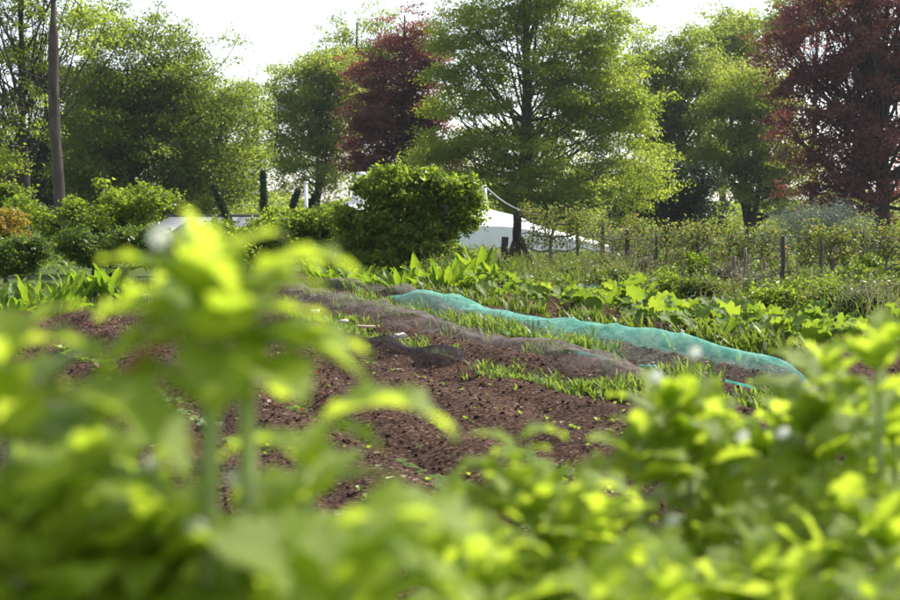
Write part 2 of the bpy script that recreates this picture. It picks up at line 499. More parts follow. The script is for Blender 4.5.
u, v, x, y = scatter_uv(110000, 3, 24, -8, 8.2, 1.3)
k = fbm(u * 3, v * 3, 31) > .36
u, v, x, y = u[k], v[k], x[k], y[k]
n = len(u)
s = 0.004 + 0.022 * rng.uniform(0, 1, n) ** 5
Vc = OCT[None] * rng.uniform(.5, 1.3, (n, 6, 1)) * s[:, None, None] * np.array([1, 1, .7])
Vc = np.einsum('nij,nkj->nki', rotmats(n), Vc)
Vc += np.stack([x, y, soil_z(u, v) + s * .25], -1)[:, None]
Fc = (OCF[None] + (np.arange(n) * 6)[:, None, None]).reshape(-1, 3)
tag(link('soil_clods', mesh_np('soil_clods', Vc.reshape(-1, 3), Fc, M['soil'])), 'loose crumbs and clods of soil on the bed', kind='stuff')


def chips(n, lo, hi, name, mat, label, v0=-8, v1=8.2, asp=.3, lift=.012):
    u, v, x, y = scatter_uv(n, 3, 24, v0, v1, 1.2)
    n = len(u)
    Rm = rotmats(n, .6)
    L = rng.uniform(lo, hi, n); Wd = L * rng.uniform(asp * .5, asp * 1.5, n)
    q = np.array([[-.5, -.5, 0], [.5, -.35, .05], [.45, .5, 0], [-.45, .4, .08]])
    Vq = q[None] * np.stack([L, Wd, L], -1)[:, None]
    Vq = np.einsum('nij,nkj->nki', Rm, Vq) + np.stack([x, y, soil_z(u, v) + lift], -1)[:, None]
    tag(link(name, mesh_np(name, Vq.reshape(-1, 3), np.arange(4 * n).reshape(n, 4), mat, np.repeat(rng.uniform(0, 1, n), 4))), label, kind='stuff')


M['chip'] = solid('bark_chip', g((.3, (.03, .018, .014)), (.5, (.12, .075, .058)), (.7, (.34, .26, .21))), 7, .85)
M['straw'] = foliage('straw', g((0, (.28, .22, .15)), (1, (.48, .42, .32))), g((0, (.3, .25, .15)), (1, (.4, .35, .25))), .2)
chips(40000, .008, .038, 'bark_chippings', M['chip'], 'reddish brown bark chippings mixed into the soil')
chips(2600, .02, .07, 'dry_straw', M['straw'], 'pale dry straw bits on the soil', asp=.12, lift=.02)

# ------------------------------------------------------------------ trees
def curve_pts(p0, p1, n=6, bow=0.15, up=0.3):
    p0 = np.asarray(p0, float); p1 = np.asarray(p1, float)
    d = p1 - p0; L = np.linalg.norm(d)
    c = p0 + d * .5 + rng.normal(size=3) * L * bow * .4 + np.array([0, 0, -L * up * .35])
    t = np.linspace(0, 1, n)[:, None]
    return (1 - t) ** 2 * p0 + 2 * t * (1 - t) * c + t * t * p1


def tree(name, label, cat, base_px, depth, lobes, mat, nclump, nleaf, leaf, cr=.9, flat=.5, trunk_w=12, top_py=None, group=None,
         limbs=26, bark='bark', outer=.35, gap=.0, aspect=.55, trunk_name='trunk', upright=0.0, trunk_lean=0, stems=1, seedbias=0, up_bias=.9, limb_w=1.0, grow=1.0, nper=8, bough=1.75):
    if depth > 54: grow = 1.2; nclump = int(nclump * 1.1)
    """lobes: (px, py, rx_px, rz_px[, weight[, depth offset m]]) in photo pixels at this depth"""
    sc = depth / F_PX
    b = P(base_px, 250, depth); bx, by = b.x, depth
    bz = float(gz(bx, by))
    root = empty(name, (bx, by, bz))
    tag(root, label, cat, group)
    O = np.array([bx, by, bz])
    C = []; Rr = []; Wt = []
    for l in lobes:
        px, py, rx, rz = l[:4]
        wt = l[4] if len(l) > 4 else 1; do = l[5] if len(l) > 5 else 0
        q = P(px, py, depth)
        C.append([q.x, depth + do, q.z]); Rr.append([rx * sc * grow, rx * sc * .85 * grow, rz * sc * grow]); Wt.append(wt * (rx * rz) ** .8)
    C = np.array(C); Rr = np.array(Rr); Wt = np.array(Wt); Wt = Wt / Wt.sum()
    nb = max(5, int(nclump / nper))
    li = rng.choice(len(C), nb, p=Wt)
    nlb = min(nb, 2 * len(C)); li[:nlb] = (np.arange(nlb) % len(C))
    dirs = norm(rng.normal(size=(nb, 3)))
    rad = rng.uniform(0, 1, nb) ** outer
    wob = 1 + .28 * np.sin(dirs[:, 0] * 5 + li) * np.cos(dirs[:, 2] * 4 + 2 * li + dirs[:, 1] * 3)
    cb = C[li] + dirs * (rad * wob)[:, None] * Rr[li] * .95
    bi = rng.integers(0, nb, nclump)
    bs = rng.uniform(.6, 1.35, nb) * np.where(np.array([l[4] if len(l) > 4 else 1 for l in lobes])[li] < .5, 1.7, 1)
    o3 = norm(rng.normal(size=(nclump, 3))) * (rng.uniform(0, 1, (nclump, 1)) ** .4)
    cc = cb[bi] + o3 * bs[bi][:, None] * cr * bough * np.array([1, 1, .55])
    cc[:, 2] -= .12 * cr * bough * (o3[:, 0] ** 2 + o3[:, 1] ** 2)
    li = li[bi]; btint = rng.normal(0, .10, nb)[bi]
    cc[:, 2] = np.maximum(cc[:, 2], bz + .4)
    # clumps
    csize = cr * rng.uniform(.55, 1.35, nclump)
    nl = rng.poisson(nleaf * (csize / cr) ** 1.6) + 3
    if depth > 54: leaf = leaf * .98; nl = (nl * 1.06).astype(int)
    idx = np.repeat(np.arange(nclump), nl)
    n = len(idx)
    off = rng.normal(size=(n, 3)) * .43
    out = norm(cc - C[li])
    off[:, 2] *= flat
    # sprays: droop with distance from clump centre
    rr = np.linalg.norm(off[:, :2], axis=1)
    off[:, 2] -= rr * .25
    if upright: off[:, 2] *= 1 + upright * 2
    LC = cc[idx] + off * csize[idx][:, None]
    Nn = norm(rng.normal(size=(n, 3)) + np.array([0, 0, up_bias]) + out[idx] * .5)
    if gap > 0:
        gx = vnoise(LC[:, 0] / cr * .8 + 50, LC[:, 2] / cr * .8 + 50 + LC[:, 1] * .31, 71)
        kk = gx > gap
        LC, Nn, idx = LC[kk], Nn[kk], idx[kk]; n = len(idx)
    LC[:, 2] = np.maximum(LC[:, 2], bz + .05)
    ct = rng.normal(.5, .13, nclump) + btint
    tint = np.clip(ct[idx] + rng.normal(0, .16, n) + seedbias, 0, 1)
    sz = leaf * rng.uniform(.6, 1.4, n)
    V, F, T = leaf_cards(LC - O, Nn, sz, sz * aspect, tint)
    link('crown', mesh_np('crown', V, F, mat, T), root)
    # trunk and limbs
    mb = MB()
    topz = P(base_px, top_py if top_py is not None else min(l[1] - l[3] * .3 for l in lobes), depth).z - bz
    tw = trunk_w * sc / 2
    allstems = []
    for st in range(stems):
        ang = rng.uniform(0, 6.28); spread = (0 if stems == 1 else .16 * topz)
        sx, sy = math.cos(ang) * spread, math.sin(ang) * spread
        m = 12
        t = np.linspace(0, 1, m)
        pts = np.stack([sx * t + trunk_lean * t + np.cumsum(rng.normal(0, .012 * topz / m * 2, m)) * (t > .05), sy * t, topz * t * (1 if st == 0 else rng.uniform(.7, .95))], -1)
        ww = tw * (1 if stems == 1 else .6)
        r = ww * (1 - .85 * t) * (1 + .5 * np.exp(-t * 25)) + .012
        mb.tube(pts, r, 9, rough=.06)
        allstems.append((pts, r))
    order = rng.permutation(nclump)[:limbs]
    nodes = []
    for j, ci in enumerate(order):
        pts, r = allstems[j % stems]
        tgt = cc[ci] - O
        hz = np.clip(tgt[2] * rng.uniform(.35, .75), pts[1, 2], pts[-2, 2])
        k0 = np.searchsorted(pts[:, 2], hz); k0 = min(k0, len(pts) - 2)
        p0 = pts[k0]
        cp_ = curve_pts(p0, tgt, 7, .25, .5)
        r0 = min(r[k0] * .5, tw * .27) * limb_w
        mb.tube(cp_, np.linspace(r0, .15 * r0 + .008, 7), 5, rough=.05)
        for q in range(3):
            nn = order[rng.integers(0, len(order))] if q == 0 else rng.integers(0, nclump)
            t2 = cc[nn] - O
            st = cp_[rng.integers(3, 6)]
            if np.linalg.norm(t2 - st) < 3.2 * cr + .22 * topz:
                mb.tube(curve_pts(st, t2, 5, .3, .3), np.linspace(r0 * .42, .008, 5), 4, cap=False)
    link(trunk_name, mb.mesh(trunk_name, M[bark], True), root)
    return root


TG = 'tall trees behind the kitchen garden'
# far left: open, yellow green
tree('sycamore_tree', 'open branched tree with dark trunk and thin yellow green leaves beside the bare trunk', 'tree', 27, 58,
     [(5, 35, 30, 60), (60, 22, 50, 45, .7), (-10, 140, 35, 70), (30, -60, 70, 55), (95, 8, 38, 26, .35), (20, 95, 25, 45, .5)], M['lime'], 330, 42, .15, .75,
     trunk_w=11, top_py=-60, group=TG, limbs=60, limb_w=.75)
# dark evergreens behind
tree('holly_tree', 'dark evergreen filling the gap behind the bare trunk', 'tree', 48, 84,
     [(50, 130, 46, 62), (20, 170, 34, 50), (88, 105, 40, 48), (80, 165, 46, 50)], M['dark'], 800, 75, .22, 1.0, trunk_w=12, top_py=90, group=TG, limbs=14)
tree('oak_tree', 'broad dark green tree left of the sky gap with bare twigs at its top', 'tree', 132, 70,
     [(120, 110, 48, 52), (165, 95, 42, 48), (200, 130, 42, 50), (150, 165, 65, 45, 1.2), (95, 165, 42, 45), (145, 35, 42, 36, .25), (180, 50, 30, 26, .28), (225, 178, 32, 28, .8),
      (100, 55, 30, 30, .25)],
     M['mid'], 1350, 62, .17, .85, trunk_w=11, top_py=62, group=TG, limbs=80)
tree('maple_tree', 'rounded tree whose lit yellow green edge meets the sky gap', 'tree', 222, 82,
     [(215, 105, 30, 36), (238, 135, 22, 40), (205, 150, 36, 46), (240, 180, 22, 28)], M['lime'], 480, 60, .18, .95, trunk_w=9, top_py=90, group=TG, limbs=25, seedbias=-.1)
# pale trees either side of the red one
tree('ash_tree', 'pale green slender tree right of the sky gap', 'tree', 312, 96,
     [(318, 74, 34, 28), (286, 105, 26, 32), (296, 130, 28, 40), (336, 120, 28, 52), (315, 165, 38, 30, .6), (285, 165, 18, 28, .4)], M['cool'], 900, 52, .20, .95, trunk_w=7, top_py=70, group=TG,
     limbs=45, stems=3, gap=.08)
tree('ash_tree', 'tall pale tree whose round top rises behind the narrow dark red beech', 'tree', 358, 108,
     [(368, 32, 30, 22), (350, 60, 28, 26), (345, 105, 26, 40, .7), (385, 70, 25, 50)], M['cool'], 420, 46, .22, 1.1, trunk_w=8, top_py=22, group=TG, limbs=35, gap=.15)
tree('copper_beech', 'narrow dark red beech between the pale trees and the big lime', 'tree', 402, 86,
     [(412, 55, 30, 34), (380, 85, 26, 46), (425, 95, 22, 40), (405, 120, 42, 48), (385, 160, 30, 28, .8), (425, 165, 30, 30), (414, 22, 20, 20, .35), (365, 125, 16, 40, .6), (398, 180, 34, 18)],
     M['copper'], 1150, 58, .18, .8, trunk_w=8, top_py=15, group=TG, limbs=40, flat=.4)
# the big lime in the middle
tree('lime_tree', 'biggest tree, bright green and spreading, above the white marquee roof', 'tree', 524, 76,
     [(525, 0, 58, 50), (475, 45, 38, 50), (585, 35, 50, 52), (450, 85, 26, 26, .8), (610, 95, 32, 40), (465, 140, 45, 36), (625, 165, 38, 32, 1.1), (560, 120, 60, 45), (510, 95, 55, 50, .7),
      (540, 175, 95, 34, 1.2), (500, 195, 65, 26), (590, 190, 45, 24), (535, -45, 55, 38)],
     M['lime'], 2500, 66, .165, .85, trunk_w=17, top_py=-35, group=TG, limbs=110, flat=.38, gap=.04, limb_w=.6)
# the group right of it
tree('yew_tree', 'near black evergreen at the foot of the trees right of the big lime', 'tree', 668, 84,
     [(668, 203, 30, 24), (652, 185, 20, 22), (690, 195, 22, 28), (640, 210, 20, 16)], M['dark'], 480, 75, .2, .9, trunk_w=10, top_py=160, group=TG, limbs=10, seedbias=-.15)
tree('elm_tree', 'hazy green tree with forking dark limbs above the near black evergreen', 'tree', 668, 94,
     [(665, 60, 34, 34), (690, 70, 26, 34), (643, 85, 24, 45), (680, 95, 34, 50), (655, 130, 34, 36, .8), (690, 150, 34, 34, .8)], M['cool'], 950, 52, .19, .9, trunk_w=10, top_py=50, group=TG,
     limbs=60, gap=.06)
tree('elm_tree', 'pale rounded treetop rising behind the two hazy green trees', 'tree', 722, 116,
     [(722, 28, 34, 22), (725, 62, 24, 26, .8), (765, 45, 24, 28, .8), (745, 90, 40, 30, .7)], M['cool'], 560, 50, .24, 1.15, trunk_w=8, top_py=25, group=TG, limbs=30, gap=.1)
tree('hornbeam_tree', 'domed green tree of many upright stems left of the large dark red beech', 'tree', 750, 90,
     [(752, 95, 38, 34), (730, 135, 26, 45), (775, 130, 24, 45), (755, 170, 40, 40, .8), (792, 175, 20, 40, .6)], M['cool'], 1100, 50, .18, .85, trunk_w=11, top_py=85, group=TG,
     limbs=70, stems=3, gap=.08)
tree('elm_tree', 'green treetop showing above the left shoulder of the large dark red beech', 'tree', 812, 110,
     [(805, 8, 36, 20), (785, 30, 22, 20), (840, -20, 50, 26)], M['cool'], 300, 50, .22, 1.1, trunk_w=8, top_py=0, group=TG, limbs=20)
tree('copper_beech', 'large dark red beech at the right edge towering over the grey shrub', 'tree', 880, 68,
     [(850, 45, 62, 58), (915, 70, 70, 80), (815, 95, 38, 42), (835, 150, 44, 42), (900, 160, 62, 50), (870, -30, 85, 45), (805, 50, 24, 26, .6), (845, 195, 34, 22, .5)],
     M['copper'], 1750, 62, .16, .8, trunk_w=17, top_py=-20, group=TG, limbs=110, flat=.4, gap=.2)

# the bare trunk
b = P(60, 250, 50)
o = empty('bare_trunk', (b.x, 50, float(gz(0, 50))))
tag(o, 'tall straight bare tree trunk with a broken snag, standing clear of the foliage', 'tree trunk')
mb = MB()
t = np.linspace(0, 1, 22)
H = P(60, -60, 50).z + 1.1
xx = .06 * np.sin(t * 9) - .10 * t
hz = t * H
rr = np.where(hz < P(60, 33, 50).z + 1.1, .235 - .05 * t, .13 - .04 * t)
mb.tube(np.stack([xx, 0 * t, hz], -1), rr, 12, rough=.1)
link('trunk', mb.mesh('trunk', M['bark2'], True), o)
mb = MB()
hs = P(60, 33, 50).z + 1.1
mb.tube([[-.14, 0, hs - .3], [-.05, 0, hs + .1], [.0, .02, hs + .25]], [.13, .09, .02], 7, rough=.2)
link('snag', mb.mesh('snag', M['bark2'], True), o)
for k in range(9):
    mb = MB()
    z0 = H * rng.uniform(.45, .98); a = rng.uniform(-.6, .6) + (0 if k % 2 else math.pi)
    L = rng.uniform(.8, 3)
    p1 = np.array([math.cos(a) * L - .2, math.sin(a) * L, z0 + L * .5])
    mb.tube(curve_pts([-.2, 0, z0], p1, 7, .3, .3), np.linspace(.035, .008, 7), 5)
    link('branch', mb.mesh('branch', M['bark2'], True), o)

# slim dark cypress plumes
for px, top, wpx, lean, lab in ((240, 186, 7, -9, 'slim dark plume-like cypress leaning left, nearest the grey roof'), (264, 172, 7, 0, 'tallest slim dark upright cypress'),
                                (281, 190, 6, 6, 'slim dark cypress leaning right, shortest but one'), (291, 192, 5, 9, 'slim dark cypress nearest the white pole')):
    d = 46
    c = P(px + lean * .5, 250, d); rt = empty('cypress', (c.x, d, float(gz(0, d)))); tag(rt, lab, 'cypress', 'slim dark cypresses left of the white pole')
    bz = float(gz(0, d)); Ht = P(px, top, d).z - bz; wd = wpx * d / F_PX
    n = 2600
    tt = rng.uniform(.05, 1, n)
    ww = wd * np.clip(tt * 4, .3, 1) * (1 - tt) ** .7 * .75 * (1 + .3 * np.sin(tt * 23 + px))
    th = rng.uniform(0, 6.28, n); r_ = np.sqrt(rng.uniform(0, 1, n)) * ww
    Cc = np.stack([np.cos(th) * r_ + lean * .09 * (tt ** 2) * -(-1), np.sin(th) * r_, tt * Ht], -1)
    Nn = norm(rng.normal(size=(n, 3)) * [1, 1, .3])
    Cc += rng.normal(0, .05, Cc.shape)
    V, F, T = leaf_cards(Cc, Nn, .14, .05, rng.uniform(0, .6, n))
    link('crown', mesh_np('crown', V, F, M['dark'], T), rt)
    mb = MB(); mb.tube([[0, 0, 0], [lean * .02, 0, Ht * .5], [lean * .06, 0, Ht * .85]], [.06, .04, .015], 6)
    link('trunk', mb.mesh('trunk', M['bark'], True), rt)

# grey willow shrub
tree('willow_shrub', 'soft grey green shrub in front of the large dark red beech', 'shrub', 815, 52,
     [(800, 232, 36, 24), (835, 230, 34, 22), (775, 242, 26, 18), (862, 238, 22, 18), (815, 222, 22, 16)], M['grey'], 420, 42, .17, .35, trunk_w=6, top_py=230,
     limbs=30, aspect=.16, up_bias=-.4, upright=.5, flat=.9)

# distant low growth behind everything
n = 60000
px = rng.uniform(-60, 980, n); d = rng.uniform(112, 135, n)
hh = 2.2 + 2.2 * vnoise(px / 40, px * 0, 5)
x = (px - 450) / F_PX * d
z = gz(0, d) + rng.uniform(0, 1, n) ** .8 * hh
V, F, T = leaf_cards(np.stack([x, d, z], -1), norm(rng.normal(size=(n, 3)) + [0, 0, .6]), .32, .2, rng.uniform(.1, .8, n))
tag(link('undergrowth', mesh_np('undergrowth', V, F, M['cool'], T)), 'distant band of undergrowth below the tall trees', kind='stuff')

# ------------------------------------------------------------------ shrubs and hedges of the garden
SG = 'leafy bushes behind the beds'
tree('laurel_bush', 'biggest rounded glossy bush, in front of the white marquee', 'bush', 415, 27,
     [(354, 220, 20, 12), (384, 200, 14, 14), (345, 230, 24, 22), (395, 232, 26, 26), (386, 184, 24, 16, 1.6), (418, 178, 22, 12), (472, 190, 11, 13), (402, 180, 24, 14, 1.6), (438, 184, 24, 15), (380, 212, 28, 24), (438, 212, 26, 24), (412, 212, 30, 26), (398, 205, 24, 24), (425, 225, 30, 26), (425, 250, 46, 30), (400, 264, 44, 22), (440, 262, 36, 20), (460, 192, 12, 14), (462, 228, 14, 18, .8), (365, 245, 28, 26)], M['bush'], 1050, 46, .095, .20, nper=7,
     trunk_w=6, top_py=205, limbs=40, flat=.7, group=SG, outer=.25)
tree('laurel_bush', 'mid sized bush between the white pole and the biggest rounded bush', 'bush', 330, 28.5,
     [(316, 222, 28, 18), (344, 220, 20, 11), (300, 240, 36, 26), (345, 245, 26, 26)], M['bush'], 380, 40, .09, .2, trunk_w=5, top_py=225, limbs=25, flat=.7, group=SG, outer=.25)
tree('laurel_bush', 'low bush directly under the slim dark cypresses', 'bush', 262, 29,
     [(262, 232, 32, 16), (240, 245, 26, 18), (285, 225, 26, 18), (275, 250, 34, 20)], M['bush'], 300, 40, .09, .2, trunk_w=4, top_py=235, limbs=20, flat=.7, group=SG, outer=.25)
tree('currant_bush', 'small loose bush in front of the grey roof', 'bush', 200, 27,
     [(195, 240, 22, 15), (212, 228, 12, 12, .6), (180, 252, 22, 16), (222, 250, 20, 16)], M['bush'], 170, 34, .085, .19, trunk_w=3, top_py=240, limbs=16, flat=.7, group=SG, gap=.1)
tree('fruit_bush', 'wide domed fruit bush at the left below the broad dark tree', 'bush', 95, 27,
     [(50, 212, 30, 19), (92, 207, 34, 22), (135, 205, 32, 21), (75, 228, 44, 20), (125, 228, 38, 20)], M['bush'], 430, 42, .085, .2, trunk_w=5, top_py=215, limbs=30, flat=.7, group=SG, outer=.25)
tree('low_hedge', 'low clipped hedge in front of the wide domed fruit bush', 'hedge', 110, 23,
     [(70, 245, 32, 18), (105, 248, 32, 18), (140, 240, 30, 18), (165, 252, 22, 18)], M['hedge'], 300, 48, .065, .16, trunk_w=3, top_py=245, limbs=16, flat=.6, outer=.22)
tree('box_bush', 'dense rounded dark bush at the left edge', 'bush', 18, 20.5,
     [(10, 255, 40, 26), (35, 252, 20, 20), (-20, 262, 40, 32)], M['hedge'], 300, 55, .05, .13, trunk_w=4, top_py=250, limbs=12, flat=.6, group=SG, outer=.22)
tree('golden_bush', 'golden yellow bush peeping over the rounded dark bush', 'bush', 5, 24,
     [(5, 224, 16, 18), (-8, 215, 16, 14), (14, 236, 12, 14)], M['gold'], 120, 46, .06, .15, trunk_w=3, top_py=230, limbs=8, group=SG)
tree('elder_bush', 'dull green bush at the left edge behind the golden one', 'bush', 10, 33,
     [(12, 200, 22, 16), (-6, 205, 24, 20), (30, 214, 16, 12)], M['mid'], 200, 44, .1, .24, trunk_w=4, top_py=205, limbs=10, group=SG)

# ------------------------------------------------------------------ low shed with grey roof
d0 = 44.0
rootp = P(190, 250, d0); bz = float(gz(0, d0))
sh = empty('shed', (rootp.x, d0, bz)); tag(sh, 'low shed whose shallow grey roof shows between the left bushes', 'shed')
x0 = P(138, 250, d0).x - rootp.x; x1 = P(243, 250, d0).x - rootp.x
ze = P(190, 237, d0).z - bz; zr = P(190, 217, d0 + 5).z - bz
mb = MB(); mb.box(((x0 + x1) / 2, 2.5, (ze - .1) / 2), (x1 - x0 - .3, 4.6, ze - .1)); link('wall', mb.mesh('wall', M['shedwall']), sh)
ns = 4
rl = math.hypot(5, zr - ze); ca, sa = 5 / rl, (zr - ze) / rl
ax = np.array([[1, 0, 0], [0, ca, sa], [0, -sa, ca]])
for k in range(ns):
    w_ = (x1 - x0) / ns
    mb = MB(); mb.box((x0 + (k + .5) * w_, 2.5, (ze + zr) / 2), (w_ - .012, rl, .03), ax)
    link('panel', mb.mesh('panel', M['slate']), sh)
mb = MB(); mb.box(((x0 + x1) / 2, 5.05, zr + .05), (x1 - x0 + .1, .16, .12)); link('ridge_cap', mb.mesh('ridge_cap', M['shedwall']), sh)

# ------------------------------------------------------------------ white pole
d0 = 40.0; c = P(306.5, 240, d0); bz = float(gz(0, d0))
po = empty('flag_pole', (c.x, d0, bz)); tag(po, 'short white pole standing behind the middle bushes', 'pole')
ht = P(306, 183, d0).z - bz
mb = MB(); mb.tube([[0, 0, 0], [0, 0, ht]], .055, 12); link('pole', mb.mesh('pole', M['white'], False), po)
mb = MB(); mb.tube([[0, 0, ht], [0, 0, ht + .05]], [.085, .06], 12); link('cap', mb.mesh('cap', M['white'], False), po)

# ------------------------------------------------------------------ marquee
D = 52.0
mq = P(430, 250, D + 3); bz = float(gz(0, D))
MQ = empty('marquee', (mq.x, D + 3, bz)); tag(MQ, 'white canvas marquee with two peaks behind the biggest rounded bush', 'marquee')
O = np.array([mq.x, D + 3, bz])
pk1 = np.array(P(361, 196, D + 4)) - O; pk2 = np.array(P(484, 206, D + 1)) - O
top1 = np.array(P(361, 172, D + 4)) - O; top2 = np.array(P(484, 185, D + 1)) - O
ezL = P(560, 238, D).z - bz
# roof: height field, two tent peaks
gx = np.linspace(P(335, 250, D).x - O[0], P(606, 250, D).x - O[0], 90)
gy = np.linspace(-4.5, 5.5, 40)
X, Y = np.meshgrid(gx, gy)
zz = np.full(X.shape, 0.0)
for pk in (pk1, pk2):
    dd = np.sqrt(((X - pk[0]) / 6.4) ** 2 + ((Y - pk[1]) / 5.4) ** 2)
    zz = np.maximum(zz, (pk[2] - ezL) * np.clip(1 - dd, 0, 1) ** 1.5)
zz += ezL - .10 * np.sin((X - gx[0]) * 1.2) ** 2 * (1 - (np.abs(Y - .5) / 5)) - .35 * np.clip((X - 3.5) / 4, 0, 1)


def roof_z(qx, qy):
    r_ = np.zeros(len(qx))
    for pk in (pk1, pk2):
        dd = np.sqrt(((qx - pk[0]) / 6.4) ** 2 + ((qy - pk[1]) / 5.4) ** 2)
        r_ = np.maximum(r_, (pk[2] - ezL) * np.clip(1 - dd, 0, 1) ** 1.5)
    return r_ + ezL - .10 * np.sin((qx - gx[0]) * 1.2) ** 2 * (1 - (np.abs(qy - .5) / 5)) - .35 * np.clip((qx - 3.5) / 4, 0, 1)


V, Q = grid(X, Y, zz)
rf = link('roof', mesh_np('roof', V, Q, M['white'], smooth=True), MQ)
for pk, tp in ((pk1, top1), (pk2, top2)):
    mb = MB()
    mb.tube([pk - [0, 0, .25], pk + (tp - pk) * .5, tp], [.5, .26, .20] if tp is top1 else [.22, .13, .10], 14, cap=True)
    link('peak', mb.mesh('peak', M['white'], True), MQ)
mb = MB()
for (xa, ya, xb, yb) in ((gx[0], gy[0], gx[-1], gy[0]), (gx[-1], gy[0], gx[-1], gy[-1]), (gx[0], gy[0], gx[0], gy[-1])):
    m_ = 60; t = np.linspace(0, 1, m_)
    xx = xa + (xb - xa) * t; yy = ya + (yb - ya) * t
    off = .05 * np.sin(t * 90)
    zt = roof_z(xx, yy) - .005
    nxn, nyn = (0, -1) if abs(xb - xa) > .1 else (1, 0)
    top_ = np.stack([xx + nxn * .02, yy - .02 + 0 * t, zt], -1); bot = np.stack([xx + nxn * off, yy + nyn * off, 0 * t], -1)
    V = np.vstack([top_, bot]); i = np.arange(m_ - 1)
    mb.add(V, np.stack([i, i + 1, i + 1 + m_, i + m_], -1))
link('wall', mb.mesh('wall', M['wall_canvas'], True), MQ)
for a, c in ((top2, np.array(P(532, 211, D - 5)) - O), (top1, np.array(P(398, 186, D)) - O), (top1, np.array(P(335, 195, D + 2)) - O), (top1, np.array(P(352, 200, D + 3)) - O)):
    mb = MB(); d_ = c - a; far = a + d_ * 1.12 if a is top2 else a + d_ * 1.0
    t = np.linspace(0, 1, 8)[:, None]; pts = a + (far - a) * t; pts[:, 2] -= (.25 * np.sin(t[:, 0] * math.pi))
    mb.tube(pts, .022, 5); link('guy_rope', mb.mesh('guy_rope', M['rope']), MQ)

# ------------------------------------------------------------------ posts
def post(px, top, base, wpx, label, name='fence_post', d=None, braces=False, mat='wood', lean=0, group='weathered wooden posts of the trained fruit trees'):
    q = G(px, base) if d is None else P(px, base, d)
    dd = q.y
    r_ = wpx / 2 * dd / F_PX
    H = P(px, top, dd).z
    rt = empty(name, (q.x, dd, 0)); tag(rt, label, 'post', group)
    mb = MB()
    t = np.linspace(-.05, 1, 8)
    mb.tube(np.stack([lean * t + rng.normal(0, .004, 8), 0 * t, t * H], -1), r_ * (1.04 - .1 * t), 9, rough=.07)
    link('post', mb.mesh('post', M[mat], False), rt)
    if braces:
        for sx, sy, tz in ((-.36, -.15, .55), (.42, -.2, .62)):
            mb = MB(); mb.tube([[sx, sy, -.05], [sx * .5, sy * .5 - .03, H * tz * .5], [np.sign(sx) * r_ * .6, -r_, H * tz]], r_ * .62, 8, rough=.05)
            link('brace', mb.mesh('brace', M[mat], False), rt)
        mb = MB(); mb.tube([[-.30, -.2, 0], [-.26, -.14, H * .62]], r_ * .75, 8, rough=.06)
        link('side_stake', mb.mesh('side_stake', M[mat], False), rt)
    return rt


post(517, 212, 277, 9, 'thickest weathered end post with leaning braces beside the marquee', braces=True, mat='darkwood')
post(602, 220, 276, 4.5, 'first thin post right of the thick braced end post')
post(626.5, 229, 283, 5, 'second post right of the thick braced end post')
post(446, 205, 262, 4, 'dark post half buried in the front of the biggest rounded bush', d=26.6, mat='darkwood')
post(782, 236, 312, 5, 'tall straight post below the grey shrub')
post(861, 232, 296, 5.5, 'dark post near the right edge under the large dark red beech')
post(656, 236, 284, 3, 'thin post between the second one and the hazy green trees')
post(820, 240, 306, 3.5, 'thin post midway between the tall straight post and the dark post')
post(577, 222, 276, 3, 'thin stake carrying the right arm of the nearest trained tree')
post(697, 226, 288, 3, 'thin post under the hazy green trees')
post(733, 256, 300, 4.5, 'short pale stake left of the tall straight post', mat='stick', group='pale stakes in the weedy border')
post(744, 248, 306, 3.5, 'slim pale stake close to the tall straight post', mat='stick', group='pale stakes in the weedy border')
post(764, 262, 304, 4.5, 'thick grey stake just left of the tall straight post', mat='stick', group='pale stakes in the weedy border')
post(898, 282, 322, 2.5, 'bamboo cane at the right edge of the weedy border', mat='stick', group='pale stakes in the weedy border')

# wires on the posts
a = G(517, 277); b_ = G(861, 296); b2 = G(782, 312)
for f, lab in ((.92, 'top wire stretched along the posts'), (.5, 'lower wire stretched along the posts')):
    mb = MB()
    pa = np.array([a.x, a.y, 1.36 * f]); pb = np.array([b2.x + .6, b2.y - 1.4, 1.02 * f])
    t = np.linspace(0, 1, 14)[:, None]; pts = pa + (pb - pa) * t; pts[:, 2] -= .03 * np.sin(t[:, 0] * math.pi * 4) ** 2
    mb.tube(pts, .0022, 4)
    tag(link('trellis_wire', mb.mesh('trellis_wire', M['wood'])), lab, 'wire', 'wires on the posts')

